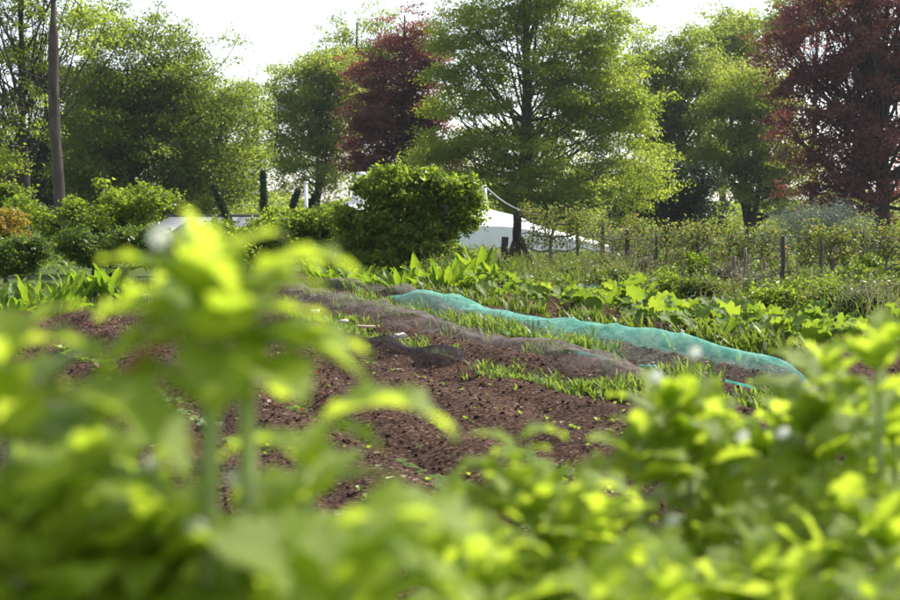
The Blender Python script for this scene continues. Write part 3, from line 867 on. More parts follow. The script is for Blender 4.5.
# ------------------------------------------------------------------ espalier fruit trees
def espalier(px, d, left, right, tiers, label, seed, dens=1.0, trunk=3.2):
    """tiers: list of pixel y of each horizontal arm; left/right pixel extents"""
    b = P(px, 250, d); rt = empty('espalier_tree', (b.x, d, float(gz(0, d)))); O = np.array([b.x, d, float(gz(0, d))])
    tag(rt, label, 'fruit tree', 'trained fruit trees on the wires')
    sc = d / F_PX
    mb = MB()
    topz = P(px, tiers[0], d).z - O[2]
    t = np.linspace(0, 1, 9)
    tp = np.stack([.04 * np.sin(t * 7 + seed), .02 * np.cos(t * 5), t * topz], -1)
    mb.tube(tp, trunk * sc / 2 * (1.15 - .5 * t), 8, rough=.08)
    LC = []; sizes = []
    for ty in tiers:
        z = P(px, ty, d).z - O[2]
        for e in (left, right):
            L = (e - px) * sc
            m_ = 9; q = np.linspace(0, 1, m_)
            arm = np.stack([L * q, q * L * .2 * 0 + rng.normal(0, .015, m_), z - .10 * (1 - q) ** 3 * 1.0 + .03 * np.sin(q * 9 + seed)], -1)
            arm[0] = [0, 0, z - .12]
            mb.tube(arm, trunk * sc * .33 * (1 - .6 * q), 6, rough=.1)
            nsp = int(abs(L) / .09 * dens) + 2
            for j in range(nsp):
                qq = rng.uniform(.04, 1); p0 = np.array([L * qq, rng.normal(0, .03), z + .02])
                p1 = p0 + [rng.normal(0, .07), rng.normal(0, .1), rng.uniform(.05, .26)]
                mb.tube([p0, (p0 + p1) / 2 + rng.normal(0, .02, 3), p1], [.010, .008, .004], 4, cap=False)
                k_ = rng.integers(22, 44)
                LC.append(p1 + rng.normal(size=(k_, 3)) * [.09, .11, .085])
    link('trunk', mb.mesh('trunk', M['cane'], True), rt)
    LC = np.vstack(LC); n = len(LC)
    V, F, T = leaf_cards(LC, norm(rng.normal(size=(n, 3)) + [0, 0, .7]), rng.uniform(.04, .085, n), rng.uniform(.025, .045, n), np.clip(rng.normal(.5, .27, n), 0, 1))
    link('crown', mesh_np('crown', V, F, M['espalier'], T), rt)


espalier(552, 26.0, 519, 590, (222, 234, 249), 'trained fruit tree with bare crooked arms right beside the thick braced post', 1, 1.15, 4)
espalier(612, 25.5, 590, 650, (236, 252), 'trained fruit tree between the two thin posts right of the thick one', 2)
espalier(665, 24.0, 632, 690, (240, 256, 268), 'trained fruit tree below the near black evergreen', 3, 1.1)
espalier(700, 22.5, 672, 722, (243, 258, 272), 'darker trained fruit tree directly under the thin post', 4, 1.4)
espalier(745, 21.5, 722, 782, (244, 258, 270), 'trained fruit tree just left of the tall straight post', 5, 1.2)
espalier(832, 21.0, 800, 858, (242, 256, 270), 'trained fruit tree between the tall straight post and the dark post', 6, 1.5)
espalier(888, 20.0, 860, 930, (245, 262), 'trained fruit tree right of the dark post at the edge', 7, 1.3)
tree('currant_bush', 'dark leafy currant bush under the trained trees left of the pale stakes', 'bush', 705, 21.5,
     [(705, 275, 26, 20), (690, 285, 20, 16)], M['bush'], 110, 40, .06, .13, trunk_w=3, top_py=275, limbs=10, group=SG, seedbias=-.15)
tree('currant_bush', 'leafy currant bush at the foot of the dark post near the right edge', 'bush', 850, 19.5,
     [(850, 285, 24, 20), (868, 275, 16, 18)], M['bush'], 120, 40, .055, .12, trunk_w=3, top_py=280, limbs=10, group=SG, seedbias=-.1)

M['mauve'] = foliage('mauve_leaf', g((0, (.07, .10, .05)), (.5, (.14, .15, .10)), (1, (.24, .18, .19))), g((0, (.18, .26, .08)), (.6, (.26, .26, .14)), (1, (.34, .24, .22))), .35)
for px, py, wd_, ht_, mt, lab in [
        (598, 268, 20, 18, 'weed', 'loose bushy clump left of the first thin post'), (640, 272, 18, 20, 'mauve', 'grey mauve flowering clump right of the second thin post'),
        (618, 290, 20, 12, 'weed', 'low spreading clump behind the rhubarb at the second post'), (668, 296, 22, 16, 'bush', 'fresh green clump behind the middle of the rhubarb'),
        (700, 302, 18, 14, 'weed', 'low clump below the darker trained tree'), (728, 280, 14, 22, 'mauve', 'upright mauve clump among the pale stakes'),
        (757, 290, 14, 26, 'mauve', 'upright grey clump hiding the thick grey stake'), (798, 282, 20, 22, 'weed', 'bushy clump right of the tall straight post'),
        (812, 305, 22, 14, 'bush', 'bright low clump right of the tall straight post'), (835, 318, 20, 14, 'weed', 'low clump between the cabbages and the dark post'),
        (880, 300, 22, 24, 'weed', 'tall loose clump at the right edge'), (868, 322, 20, 14, 'mauve', 'mauve low clump near the right edge'), (770, 318, 18, 14, 'bush', 'low green clump at the foot of the tall straight post'),
        (580, 284, 16, 10, 'weed', 'low clump left of the rhubarb start'), (895, 275, 18, 20, 'bush', 'green clump cut by the right edge')]:
    dd = 1250 * EYE / (py + ht_ * .9 - 205)
    tree('perennial_clump', lab, 'perennial', px, dd, [(px, py, wd_, ht_), (px - wd_ * .5, py + ht_ * .4, wd_ * .7, ht_ * .7), (px + wd_ * .5, py + ht_ * .3, wd_ * .7, ht_ * .7)], M[mt], 60, 36, .055, .10,
         trunk_w=1.2, top_py=py, limbs=14, group='perennials in the weedy border', aspect=.4, upright=.4, stems=3, trunk_name='stem', flat=.9, up_bias=.3)

# ------------------------------------------------------------------ weedy border (uncountable)
def blades(name, label, mat, u, v, hmin, hmax, wid, tl, th, lean=.35, zf=None, seeds=0):
    x = UD[0] * u + VD[0] * v; y = UD[1] * u + VD[1] * v
    kk = (np.abs(x) < y * .40 + .8)
    x, y, u, v = x[kk], y[kk], u[kk], v[kk]
    n = len(x)
    z0 = (zf(u, v) if zf is not None else gz(x, y)) - .02
    H = rng.uniform(hmin, hmax, n) * (.55 + .9 * vnoise(u * 1.1, v * 1.6, 12))
    a = rng.uniform(0, 6.28, n); ln = rng.uniform(0, lean, n) * H
    b = rng.uniform(0, 6.28, n)
    wx, wy = np.cos(b) * wid / 2, np.sin(b) * wid / 2
    B = np.stack([x, y, z0], -1)
    mid = B + np.stack([np.cos(a) * ln * .3, np.sin(a) * ln * .3, H * .6], -1)
    tip = B + np.stack([np.cos(a) * ln, np.sin(a) * ln, H], -1)
    wv = np.stack([wx, wy, 0 * wx], -1)
    V = np.stack([B - wv * .7, B + wv * .7, mid + wv, tip, mid - wv], 1).reshape(-1, 3)
    i = np.arange(n)[:, None] * 5
    Q = np.hstack([i, i + 1, i + 2, i + 4]); T3 = np.hstack([i + 4, i + 2, i + 3])
    tn = np.clip(rng.normal((tl + th) / 2, (th - tl) / 3, n) + .7 * (fbm(u * .7, v * .9, 44) - .5), 0, 1)
    tag(link(name, mesh_np(name, V, [Q, T3], mat, np.repeat(tn, 5))), label, kind='stuff')
    return tip[rng.permutation(n)[:seeds]] if seeds else None


n = 30000
tips = blades('tall_grass', 'tall seeding grass and weeds along the post row', M['weed'], rng.uniform(8, 34, n), rng.uniform(10.0, 13.6, n), .12, .52, .016, .1, .95, seeds=4500, lean=.7)
n = len(tips)
C_ = (tips[:, None] + rng.normal(size=(n, 3, 3)) * [.012, .012, .04]).reshape(-1, 3)
V, F, T = leaf_cards(C_, norm(rng.normal(size=(3 * n, 3))), .035, .022, np.clip(rng.normal(.9, .1, 3 * n), 0, 1))
tag(link('seed_heads', mesh_np('seed_heads', V, F, M['weed'], T)), 'pinkish seed heads on the tall grass', kind='stuff')
# broad leaved weeds in the border
n = 26000
u = rng.uniform(8, 36, n); v = rng.uniform(9.7, 15.5, n)
x = UD[0] * u + VD[0] * v; y = UD[1] * u + VD[1] * v
kk = np.abs(x) < y * .40 + .5; u, v, x, y = u[kk], v[kk], x[kk], y[kk]; n = len(u)
hgt = .1 + .6 * fbm(u * .8, v * .8, 21)
C_ = np.stack([x, y, gz(x, y) + rng.uniform(0, 1, n) ** .7 * hgt], -1)
V, F, T = leaf_cards(C_, norm(rng.normal(size=(n, 3)) + [0, 0, .7]), rng.uniform(.04, .12, n), rng.uniform(.02, .06, n), np.clip(rng.normal(.3, .2, n) + .6 * (fbm(u * .8, v, 55) - .5), 0, 1))
tag(link('weeds', mesh_np('weeds', V, F, M['weed'], T)), 'mixed leafy weeds under the trained fruit trees', kind='stuff')
# behind the border: rough growth out to the hedge line
n = 24000
x = rng.uniform(-14, 22, n); y = rng.uniform(28, 46, n)
hgt = .1 + .3 * fbm(x * .5, y * .5, 22)
C_ = np.stack([x, y, gz(x, y) + rng.uniform(0, 1, n) * hgt], -1)
V, F, T = leaf_cards(C_, norm(rng.normal(size=(n, 3)) + [0, 0, .7]), rng.uniform(.08, .2, n), rng.uniform(.03, .08, n), np.clip(rng.normal(.35, .2, n), 0, 1))
tag(link('rough_vegetation', mesh_np('rough_vegetation', V, F, M['weed'], T)), 'rough low growth between the beds and the marquee', kind='stuff')
# lawn blades round the bed end
n = 36000
u = rng.uniform(17.2, 24, n); v = rng.uniform(-6, 6.5, n); kk = u > U_END(v) - .15; u, v = u[kk], v[kk]
blades('grass', 'short sunlit grass verge at the far end of the soil bed', M['lawn'], u, v, .04, .16, .014, .1, .8, lean=.6)

# individually visible dry stalks and flower spikes in the border
sk = MB(); hgt = 1.0
sk.tube([[0, 0, 0], [.02, 0, .4], [-.01, .02, .8], [.03, .02, 1.0]], [.02, .016, .011, .005], 5)
for k in range(8):
    z0 = rng.uniform(.5, .95); a = rng.uniform(0, 6.28)
    sk.tube([[0, 0, z0], [math.cos(a) * .06, math.sin(a) * .06, z0 + .07]], [.004, .002], 4)
    sk.tube([[math.cos(a) * .06, math.sin(a) * .06, z0 + .06], [math.cos(a) * .065, math.sin(a) * .065, z0 + .1]], [.014, .005], 5)
skm = sk.mesh('dry_stalk', M['stick'])
for px, py, hp in ((590, 283, 40), (611, 286, 36), (640, 290, 44), (652, 288, 42), (672, 296, 38), (684, 292, 40), (715, 298, 48), (752, 300, 42), (800, 306, 44), (822, 310, 40), (845, 312, 34), (873, 312, 44), (570, 278, 32), (543, 276, 30), (660, 300, 30), (776, 310, 34)) + tuple((float(a_), float(b_), float(c_)) for a_, b_, c_ in zip(rng.uniform(575, 895, 26), rng.uniform(282, 316, 26), rng.uniform(28, 52, 26))):
    q = G(px, py); o = link('dry_stalk', skm, None, (q.x, q.y, 0)); s_ = hp * q.y / F_PX
    o.scale = (s_, s_, s_); o.rotation_euler = (rng.normal(0, .06), rng.normal(0, .06), rng.uniform(0, 6))
    tag(o, 'dry grey brown seed stalk standing in the weedy border', 'stalk', 'dry seed stalks in the weedy border')

# ------------------------------------------------------------------ leafy plants with countable leaves
def blade_leaf(name, L, Wd, mat, curl=.5, wave=.0, lobes=0, nl=9, nw=4, cup=.2, point=.8, serr=0):
    """a leaf lying along +X from the origin, facing +Z; curl bends the tip down"""
    s = np.linspace(0, 1, nl); t = np.linspace(-1, 1, nw * 2 + 1)
    if lobes:
        prof = np.sin(np.clip(s * 1.02, 0, 1) ** .62 * math.pi) ** .55
    else:
        prof = np.sin(s ** point * math.pi) ** .85
    prof = prof * Wd / 2
    prof[0] = max(prof[0], .003); prof[-1] = .002
    ang = -curl * s ** 1.3
    dx = np.cos(ang); dz = np.sin(ang)
    cx = np.concatenate([[0], np.cumsum((dx[1:] + dx[:-1]) / 2)]) * L / (nl - 1)
    cz = np.concatenate([[0], np.cumsum((dz[1:] + dz[:-1]) / 2)]) * L / (nl - 1)
    S, Tt = np.meshgrid(s, t, indexing='ij')
    Wp = prof[:, None] * np.ones_like(Tt)
    edge = np.abs(Tt) ** 4
    if serr:
        Wp = Wp * (1 + serr * edge * np.where(np.arange(nl) % 2 == 0, 1, -1)[:, None])
    if lobes:
        Wp = Wp * (1 + .08 * edge * np.sin(S * lobes * 6.28))
    Yy = Tt * Wp
    up = cup * np.abs(Tt) * Wp + wave * Wd * edge * np.sin(S * 19 + Tt * 2)
    Xx = cx[:, None] - np.sin(ang)[:, None] * up * 1 + (-.18 * L * edge * (1 - S) ** 4 if lobes else 0)
    Zz = cz[:, None] + np.cos(ang)[:, None] * up
    V = np.stack([Xx, Yy, Zz], -1).reshape(-1, 3)
    m_ = len(t); i = np.arange(nl - 1)[:, None] * m_ + np.arange(m_ - 1)[None]
    Q = np.stack([i, i + m_, i + m_ + 1, i + 1], -1).reshape(-1, 4)
    return mesh_np(name, V, Q, mat, smooth=True)


dock_leaves = [blade_leaf('leaf', 1, .27, M['dock'], c, .10, cup=.4, point=.9, nl=12, nw=2) for c in (.1, .3, .6, 1.0)]
rhub_leaves = [blade_leaf('leaf', 1, .9, M['rhubarb'], c, .14, lobes=4, cup=.22, nl=10, nw=3) for c in (.5, .8, 1.2)]
blue_leaves = [blade_leaf('leaf', 1, .8, M['blue'], c, .10, lobes=4, cup=.15, nl=8, nw=3) for c in (.4, .9)]


def put_leaf(parent, me, loc, az, elev, scale, roll=0, name='leaf'):
    o = bpy.data.objects.new(name, me)
    o.parent = parent; o.location = loc
    m = Matrix.Rotation(az, 3, 'Z') @ Matrix.Rotation(-elev, 3, 'Y') @ Matrix.Rotation(roll, 3, 'X')
    o.rotation_euler = m.to_euler()
    o.scale = (scale,) * 3
    COL.objects.link(o)
    return o


def dock(px, py, hpx, n, label, group, name='dock_plant', d=None):
    q = G(px, py); sc = q.y / F_PX; H = hpx * sc
    rt = empty(name, (q.x, q.y, 0)); tag(rt, label, 'leafy plant', group)
    for k in range(n):
        a = k * 2.4 + rng.normal(0, .3); e = rng.uniform(1.0, 1.5) if k % 3 else rng.uniform(.6, 1.1)
        r0 = rng.uniform(.02, .22)
        put_leaf(rt, dock_leaves[rng.integers(0, 4)], (math.cos(a) * r0, math.sin(a) * r0, 0), a, e, H * rng.uniform(.5, 1.15) * .95, rng.normal(0, .5))


DG = 'docks and horseradish clumps behind the nets'
for i, (px, py, h, lab) in enumerate([
        (335, 290, 34, 'leafy clump at the left end of the netting'), (357, 292, 36, 'leafy clump second from the left end of the netting'),
        (380, 295, 34, 'leafy clump below the front of the biggest bush'), (402, 297, 36, 'leafy clump just behind the start of the green net'),
        (425, 292, 46, 'tall bright clump under the dark post in the big bush'), (441, 298, 44, 'tall bright clump over the first hump of the green net'),
        (458, 292, 42, 'bright clump right of the dark post in the big bush'), (478, 286, 48, 'tallest pale clump at the right foot of the big bush'),
        (500, 288, 34, 'bright clump left of the thick braced post'), (528, 291, 22, 'bright clump at the foot of the thick braced post'),
        (548, 290, 24, 'bright clump below the bare crooked arms'), (322, 284, 30, 'small clump hidden behind the blurred leaf tips'), (470, 298, 28, 'low clump between net and weeds'),
        (575, 292, 30, 'low bright clump left of the rhubarb patch end')]):
    dock(px, py, h * .9, 30, lab, DG)
LG = 'leafy clumps at the left end of the soil'
for px, py, h, lab, nm in [(12, 318, 44, 'broad leaved clump at the left edge on the grass', 'dock_plant'), (36, 316, 42, 'upright clump second from the left edge', 'dock_plant'),
                           (62, 312, 46, 'upright pale green clump with pointed leaves left of the dark gap', 'dock_plant'), (92, 302, 40, 'large dark green clump right of the dark gap', 'dock_plant'),
                           (108, 303, 46, 'tall clump whose leaves stand above the low hedge', 'dock_plant'), (126, 304, 28, 'low drooping clump beside the grass verge', 'dock_plant'),
                           (78, 306, 36, 'dense clump in the dark gap', 'dock_plant'), (-8, 316, 40, 'clump cut by the left edge', 'dock_plant')]:
    dock(px, py, h, 20, lab, LG, nm)

stalk_me = MB(); stalk_me.tube([[0, 0, 0], [.5, 0, .02], [1, 0, 0]], [.045, .035, .025], 6)
stalk_me = stalk_me.mesh('stalk', M['redstem'], True)


def rhubarb(px, py, s, n, label, group='rhubarb plants behind the green net', leaves=rhub_leaves, name='rhubarb_plant'):
    q = G(px, py); sc = q.y / F_PX
    rt = empty(name, (q.x, q.y, 0.02)); tag(rt, label, 'rhubarb' if leaves is rhub_leaves else 'cabbage', group)
    for k in range(n):
        a = k * 2.4 + rng.normal(0, .3); e = rng.uniform(.4, 1.3)
        L = s * sc * rng.uniform(.5, 1.15)
        d_ = np.array([math.cos(a) * math.cos(e), math.sin(a) * math.cos(e), math.sin(e)]) * L
        o = bpy.data.objects.new('stalk', stalk_me); o.parent = rt
        o.rotation_euler = (Matrix.Rotation(a, 3, 'Z') @ Matrix.Rotation(-e, 3, 'Y')).to_euler(); o.scale = (L, L * .4, L * .4)
        COL.objects.link(o)
        put_leaf(rt, leaves[rng.integers(0, len(leaves))], tuple(d_), a + rng.normal(0, .3), rng.uniform(.1, 1.15), s * sc * rng.uniform(.55, 1.05), rng.normal(0, .5))


rl_ = [(500, 308, 18), (530, 311, 20), (562, 314, 22), (520, 300, 16), (592, 320, 22), (618, 312, 22), (612, 326, 22), (645, 325, 24), (655, 336, 22), (680, 330, 24), (690, 342, 24), (716, 334, 24),
       (738, 344, 26), (728, 352, 22), (764, 340, 24), (772, 352, 26), (800, 344, 24), (812, 356, 26), (838, 350, 24), (575, 303, 18), (640, 310, 18), (700, 318, 18), (760, 328, 18), (480, 302, 18), (870, 356, 26), (900, 352, 26)]
wh = ['nearest the thick braced post', 'where the net first dips', 'beyond the orange leaf', 'at the far end of the patch', 'behind the second net hump', 'under the two thin posts', 'pressed against the net below the two thin posts',
      'beside the bluish cabbages', 'overhanging the middle of the net', 'in the middle of the patch', 'leaning over the net in the middle', 'below the pale stakes', 'with the largest pale leaf', 'low against the net below the stakes',
      'under the tall straight post', 'beside the last visible stretch of net', 'right of the tall straight post', 'behind the blurred right hand leaves', 'below the dark post', 'in the second rank beyond the net dip',
      'in the back rank under the fruit tree', 'in the back rank left of the stakes', 'in the back rank under the tall post', 'at the start of the patch near the docks', 'near the right edge of the patch', 'cut by the right edge']
for (px, py, s), t_ in zip(rl_, wh):
    rhubarb(px, py - 4, s, 13, 'broad leaved rhubarb plant ' + t_)
for px, py, s, t_ in ((668, 318, 18, 'between the rhubarb and the weeds'), (726, 322, 18, 'below the short pale stakes'), (745, 326, 18, 'left of the tall straight post'), (828, 330, 20, 'right of the tall straight post'),
                      (582, 306, 15, 'under the first thin post'), (848, 334, 20, 'near the dark post'), (640, 316, 15, 'under the second post')):
    rhubarb(px, py, s, 9, 'bluish cabbage plant ' + t_, 'bluish cabbages at the back of the rhubarb', blue_leaves, 'cabbage_plant')
q = G(543, 303); rt = empty('rhubarb_plant', (q.x, q.y, .02)); tag(rt, 'small rhubarb plant with an orange faded leaf', 'rhubarb')
o = put_leaf(rt, blade_leaf('leaf', 1, .8, M['orange'], .8, .08, lobes=3, cup=.1), (0, 0, .28), -1.2, .3, .24); o['label'] = 'orange faded leaf'
for k in range(5): put_leaf(rt, rhub_leaves[k % 3], (0, 0, .12), k * 1.3, .7, .26)

# ------------------------------------------------------------------ netting
def net_material(name, c1, c2, alpha, hue_edge=None):
    m, t, out = new_mat(name)
    tc = t.nodes.new('ShaderNodeTexCoord')
    nz = t.nodes.new('ShaderNodeTexNoise'); nz.inputs['Scale'].default_value = 3.5; nz.inputs['Detail'].default_value = 5
    nz.inputs['Distortion'].default_value = 1.0
    mp = t.nodes.new('ShaderNodeMapping'); mp.inputs['Scale'].default_value = (3, .8, 3); mp.inputs['Rotation'].default_value = (0, 0, -.5)
    t.links.new(tc.outputs['Object'], mp.inputs['Vector']); t.links.new(mp.outputs[0], nz.inputs['Vector'])
    c = ramp(t, nz.outputs['Fac'], [(.35, c1), (.65, c2)])
    df = t.nodes.new('ShaderNodeBsdfDiffuse'); t.links.new(c, df.inputs['Color'])
    tl = t.nodes.new('ShaderNodeBsdfTranslucent'); t.links.new(c, tl.inputs['Color'])
    mx = t.nodes.new('ShaderNodeMixShader'); mx.inputs[0].default_value = .45
    t.links.new(df.outputs[0], mx.inputs[1]); t.links.new(tl.outputs[0], mx.inputs[2])
    tp = t.nodes.new('ShaderNodeBsdfTransparent')
    # thin threads: the weave closes up where the cloth is seen edge on
    lw = t.nodes.new('ShaderNodeLayerWeight'); lw.inputs['Blend'].default_value = .5
    pw = t.nodes.new('ShaderNodeMath'); pw.operation = 'POWER'; pw.inputs[1].default_value = 3.0
    t.links.new(lw.outputs['Facing'], pw.inputs[0])
    ml = t.nodes.new('ShaderNodeMath'); ml.operation = 'MULTIPLY_ADD'; ml.inputs[1].default_value = .8; ml.inputs[2].default_value = alpha
    ml.use_clamp = True
    t.links.new(pw.outputs[0], ml.inputs[0])
    m3 = t.nodes.new('ShaderNodeMixShader')
    t.links.new(ml.outputs[0], m3.inputs[0]); t.links.new(tp.outputs[0], m3.inputs[1]); t.links.new(mx.outputs[0], m3.inputs[2])
    t.links.new(m3.outputs[0], out.inputs['Surface'])
    return m


M['gnet'] = net_material('green_net', (.11, .44, .36), (.34, .70, .60), .03)
M['bnet'] = net_material('brown_net', (.12, .105, .10), (.28, .245, .235), .08)
M['dnet'] = net_material('dark_net', (.035, .03, .036), (.09, .078, .09), .42)


def net(name, label, path, width, heights, mat, nt_=200, ns=26, fold=.03, seed=0, cat='netting', group=None, skew=0.0, ridge=.8):
    """path: photo pixels of the cloth's centre line on the ground; heights per path point (m); width m"""
    p = np.array([[G(a, b).x, G(a, b).y] for a, b in path])
    seg = np.concatenate([[0], np.cumsum(np.linalg.norm(np.diff(p, axis=0), axis=1))])
    s = np.linspace(0, seg[-1], nt_)
    x = np.interp(s, seg, p[:, 0]); y = np.interp(s, seg, p[:, 1]); h = np.interp(s, seg, heights)
    wd = np.interp(s, seg, width) if not np.isscalar(width) else np.full(nt_, width)
    ker = np.hanning(15); ker /= ker.sum()
    sm = lambda a: np.convolve(np.pad(a, 7, mode='edge'), ker, 'valid')
    x, y, h = sm(x), sm(y), sm(h)
    tx, ty = np.gradient(x), np.gradient(y); l = np.hypot(tx, ty); nx, ny = -ty / l, tx / l
    q = np.linspace(-1, 1, ns)
    S, Qq = np.meshgrid(s, q, indexing='ij')
    prof = np.clip(1 - np.abs(Qq + skew * (1 - np.abs(Qq))) ** 2.1, 0, 1)
    ed = .16 * (fbm(S * 1.7, Qq * 1 + seed, 3 + seed) - .45)
    sx = Qq * (wd[:, None] / 2) * (1 + ed)
    diag = S * 2.2 + Qq * wd[:, None] * 1.6 * np.where(Qq > 0, 1, -1)
    ph = diag * .9 + 5 * fbm(S * .55, Qq * .8, 5 + seed)
    fz = fold * ((1 - np.abs(np.sin(ph))) ** 2.5 * ridge * vnoise(S * .8, Qq * 1.5, 15 + seed) * 1.6 + 1.3 * fbm(S * 1.5, Qq * 1.3, 7 + seed, 2)) * (.35 + prof)
    hv = h[:, None] * (.5 + .95 * vnoise(S * .85, S * 0 + seed, 9))
    Xx = x[:, None] + nx[:, None] * sx; Yy = y[:, None] + ny[:, None] * sx
    Uu = UD[0] * Xx + UD[1] * Yy; Vv = VD[0] * Xx + VD[1] * Yy
    base = .062 + .02 * np.sin(Vv * 5) + .03 * fbm(Uu, Vv, 77, 2) - .05 * np.abs(Qq) ** 6
    Zz = base + prof * hv + fz
    V, Q4 = grid(Xx, Yy, Zz)
    o = link(name, mesh_np(name, V, Q4, mat, smooth=True)); tag(o, label, cat, group)
    return o


net('green_net_cover', 'turquoise green net draped over hoops along the right of the nets', [(392, 305), (420, 311), (460, 319), (510, 331), (560, 344), (610, 356), (660, 368), (710, 379), (760, 389), (790, 396)],
    [.3, .6, .7, .75, .7, .72, .7, .7, .6, .45], [.05, .15, .18, .13, .19, .14, .19, .15, .17, .08], M['gnet'], 320, 40, .045, 1, ridge=.5)
# its rolled lower hem, a strip of doubled net lying on the soil
net('green_net_hem', 'rolled turquoise strip of net lying on the soil along the draped green net', [(488, 337), (520, 346), (570, 359), (620, 371), (660, 378), (715, 389), (765, 400)], .13,
    [.0, .01, .0, .01, .0, .01, .0], net_material('green_hem', (.07, .36, .30), (.12, .46, .40), .5), 260, 8, .03, 8)
net('brown_net_cover', 'brown net lying in folds across the middle of the bed', [(262, 288), (300, 296), (340, 309), (385, 320), (430, 336), (490, 348), (540, 360), (590, 374), (640, 390), (690, 404)],
    [.5, .6, .8, .9, .9, .8, .75, .8, .7, .5], [.03, .07, .09, .06, .10, .04, .09, .05, .04, .01], M['bnet'], 300, 34, .06, 2, ridge=.8)
net('grey_net_cover', 'grey net humped over the crop at the far end', [(318, 291), (350, 294), (385, 300), (420, 308), (452, 320)], [.5, .8, .7, .6, .3], [.08, .22, .17, .14, .03], M['bnet'], 160, 22, .04, 3)
net('bunched_dark_net', 'dark net bunched into a roll along the near edge of the bed', [(318, 337), (335, 342), (365, 349), (392, 356), (415, 362), (440, 369), (462, 374)], [.10, .18, .15, .15, .18, .34, .2],
    [.02, .04, .03, .03, .04, .09, .03], M['dnet'], 220, 26, .07, 4, ridge=.35)

# crop and weeds growing up along the nets
def crop(name, label, path_pts, spread, n, h0, h1, mat, tl=.2, th=.9, k=7, wid=.016):
    P_ = np.array([[G(a, b).x, G(a, b).y] for a, b in path_pts])
    seg = np.concatenate([[0], np.cumsum(np.linalg.norm(np.diff(P_, axis=0), axis=1))])
    s = rng.uniform(0, seg[-1], n); x = np.interp(s, seg, P_[:, 0]); y = np.interp(s, seg, P_[:, 1])
    x += rng.normal(0, spread, n) * VD[0]; y += rng.normal(0, spread, n) * VD[1]
    keep = fbm(x * 1.7, y * 1.7, 66) > .43
    x, y = x[keep], y[keep]; n = len(x)
    x = np.repeat(x, k) + rng.normal(0, .02, n * k); y = np.repeat(y, k) + rng.normal(0, .02, n * k); n *= k
    u = UD[0] * x + UD[1] * y; v = VD[0] * x + VD[1] * y
    H = (h0 + (h1 - h0) * rng.uniform(0, 1, n) ** 1.6) * (.5 + vnoise(x * 3, y * 3, 8))
    a = rng.uniform(0, 6.28, n); ln = rng.uniform(.1, 1.1, n) * H; b = a + 1.57
    B = np.stack([x, y, np.maximum(soil_z(u, v), 0) - .01], -1)
    mid = B + np.stack([np.cos(a) * ln * .4, np.sin(a) * ln * .4, H * .6], -1); tip = B + np.stack([np.cos(a) * ln, np.sin(a) * ln, H], -1)
    wv = np.stack([np.cos(b), np.sin(b), 0 * b], -1) * wid
    V = np.stack([B - wv * .25, B + wv * .25, mid + wv, tip, mid - wv], 1).reshape(-1, 3)
    i = np.arange(n)[:, None] * 5
    tag(link(name, mesh_np(name, V, [np.hstack([i, i + 1, i + 2, i + 4]), np.hstack([i + 4, i + 2, i + 3])], mat, np.repeat(np.clip(rng.normal((tl + th) / 2, .2, n), 0, 1), 5))), label, kind='stuff')


crop('weeds', 'bright weeds along the near edge of the brown net', [(318, 322), (350, 334), (390, 346), (430, 359), (480, 373), (530, 386), (590, 398), (625, 402)], .19, 1800, .02, .12, M['crop'], k=6, wid=.009)
crop('weeds', 'bright weeds between the brown and the green net', [(330, 300), (380, 312), (430, 322), (480, 334), (530, 345), (600, 364), (680, 386), (760, 404), (860, 424)], .26, 2600, .03, .18, M['crop'], k=6, wid=.010)
crop('weeds', 'weeds beyond the green net', [(330, 288), (420, 300), (500, 312), (600, 332), (700, 350), (800, 372)], .15, 500, .08, .24, M['dock'] if False else M['weed'], tl=.1, th=.6)

# loose things on the bed
def slab(name, label, cat, px, py, L, Wd, Ht, mat, rot, rough=.15):
    q = G(px, py); u = UD[0] * q.x + UD[1] * q.y; v = VD[0] * q.x + VD[1] * q.y
    c8 = np.array([[x, y, z] for z in (0, 1) for y in (-.5, .5) for x in (-.5, 0, .5)], float)
    c8 += rng.normal(0, rough * .3, c8.shape) * [1, 1, .5]
    c8 *= [L, Wd, Ht]
    Q = [[0, 1, 7, 6], [1, 2, 8, 7], [3, 9, 10, 4], [4, 10, 11, 5], [0, 6, 9, 3], [2, 5, 11, 8], [6, 7, 10, 9], [7, 8, 11, 10], [0, 3, 4, 1], [1, 4, 5, 2]]
    o = link(name, mesh_np(name, c8, np.array(Q), mat), None, (q.x, q.y, float(soil_z(u, v)) + .11)); o.rotation_euler = (rng.normal(0, .06), rng.normal(0, .06), rot)
    md = o.modifiers.new('bevel', 'BEVEL'); md.width = min(Ht, Wd) * .18; md.segments = 2
    tag(o, label, cat)


slab('wooden_batten', 'short pale batten weighing down the bunched dark net', 'batten', 366, 345, .20, .05, .02, M['batten'], .1, .05)
slab('stone', 'pale stone holding the bunched dark net, right of the batten', 'stone', 401, 352, .12, .09, .04, M['stone'], .4, .5)
slab('stone', 'small flat stone at the left end of the bunched dark net', 'stone', 343, 338, .13, .08, .03, M['stone'], .8, .5)
slab('stone', 'rounded pale stone lying at the far left end of the nets', 'stone', 316, 331, .1, .07, .04, M['stone'], .2, .5)

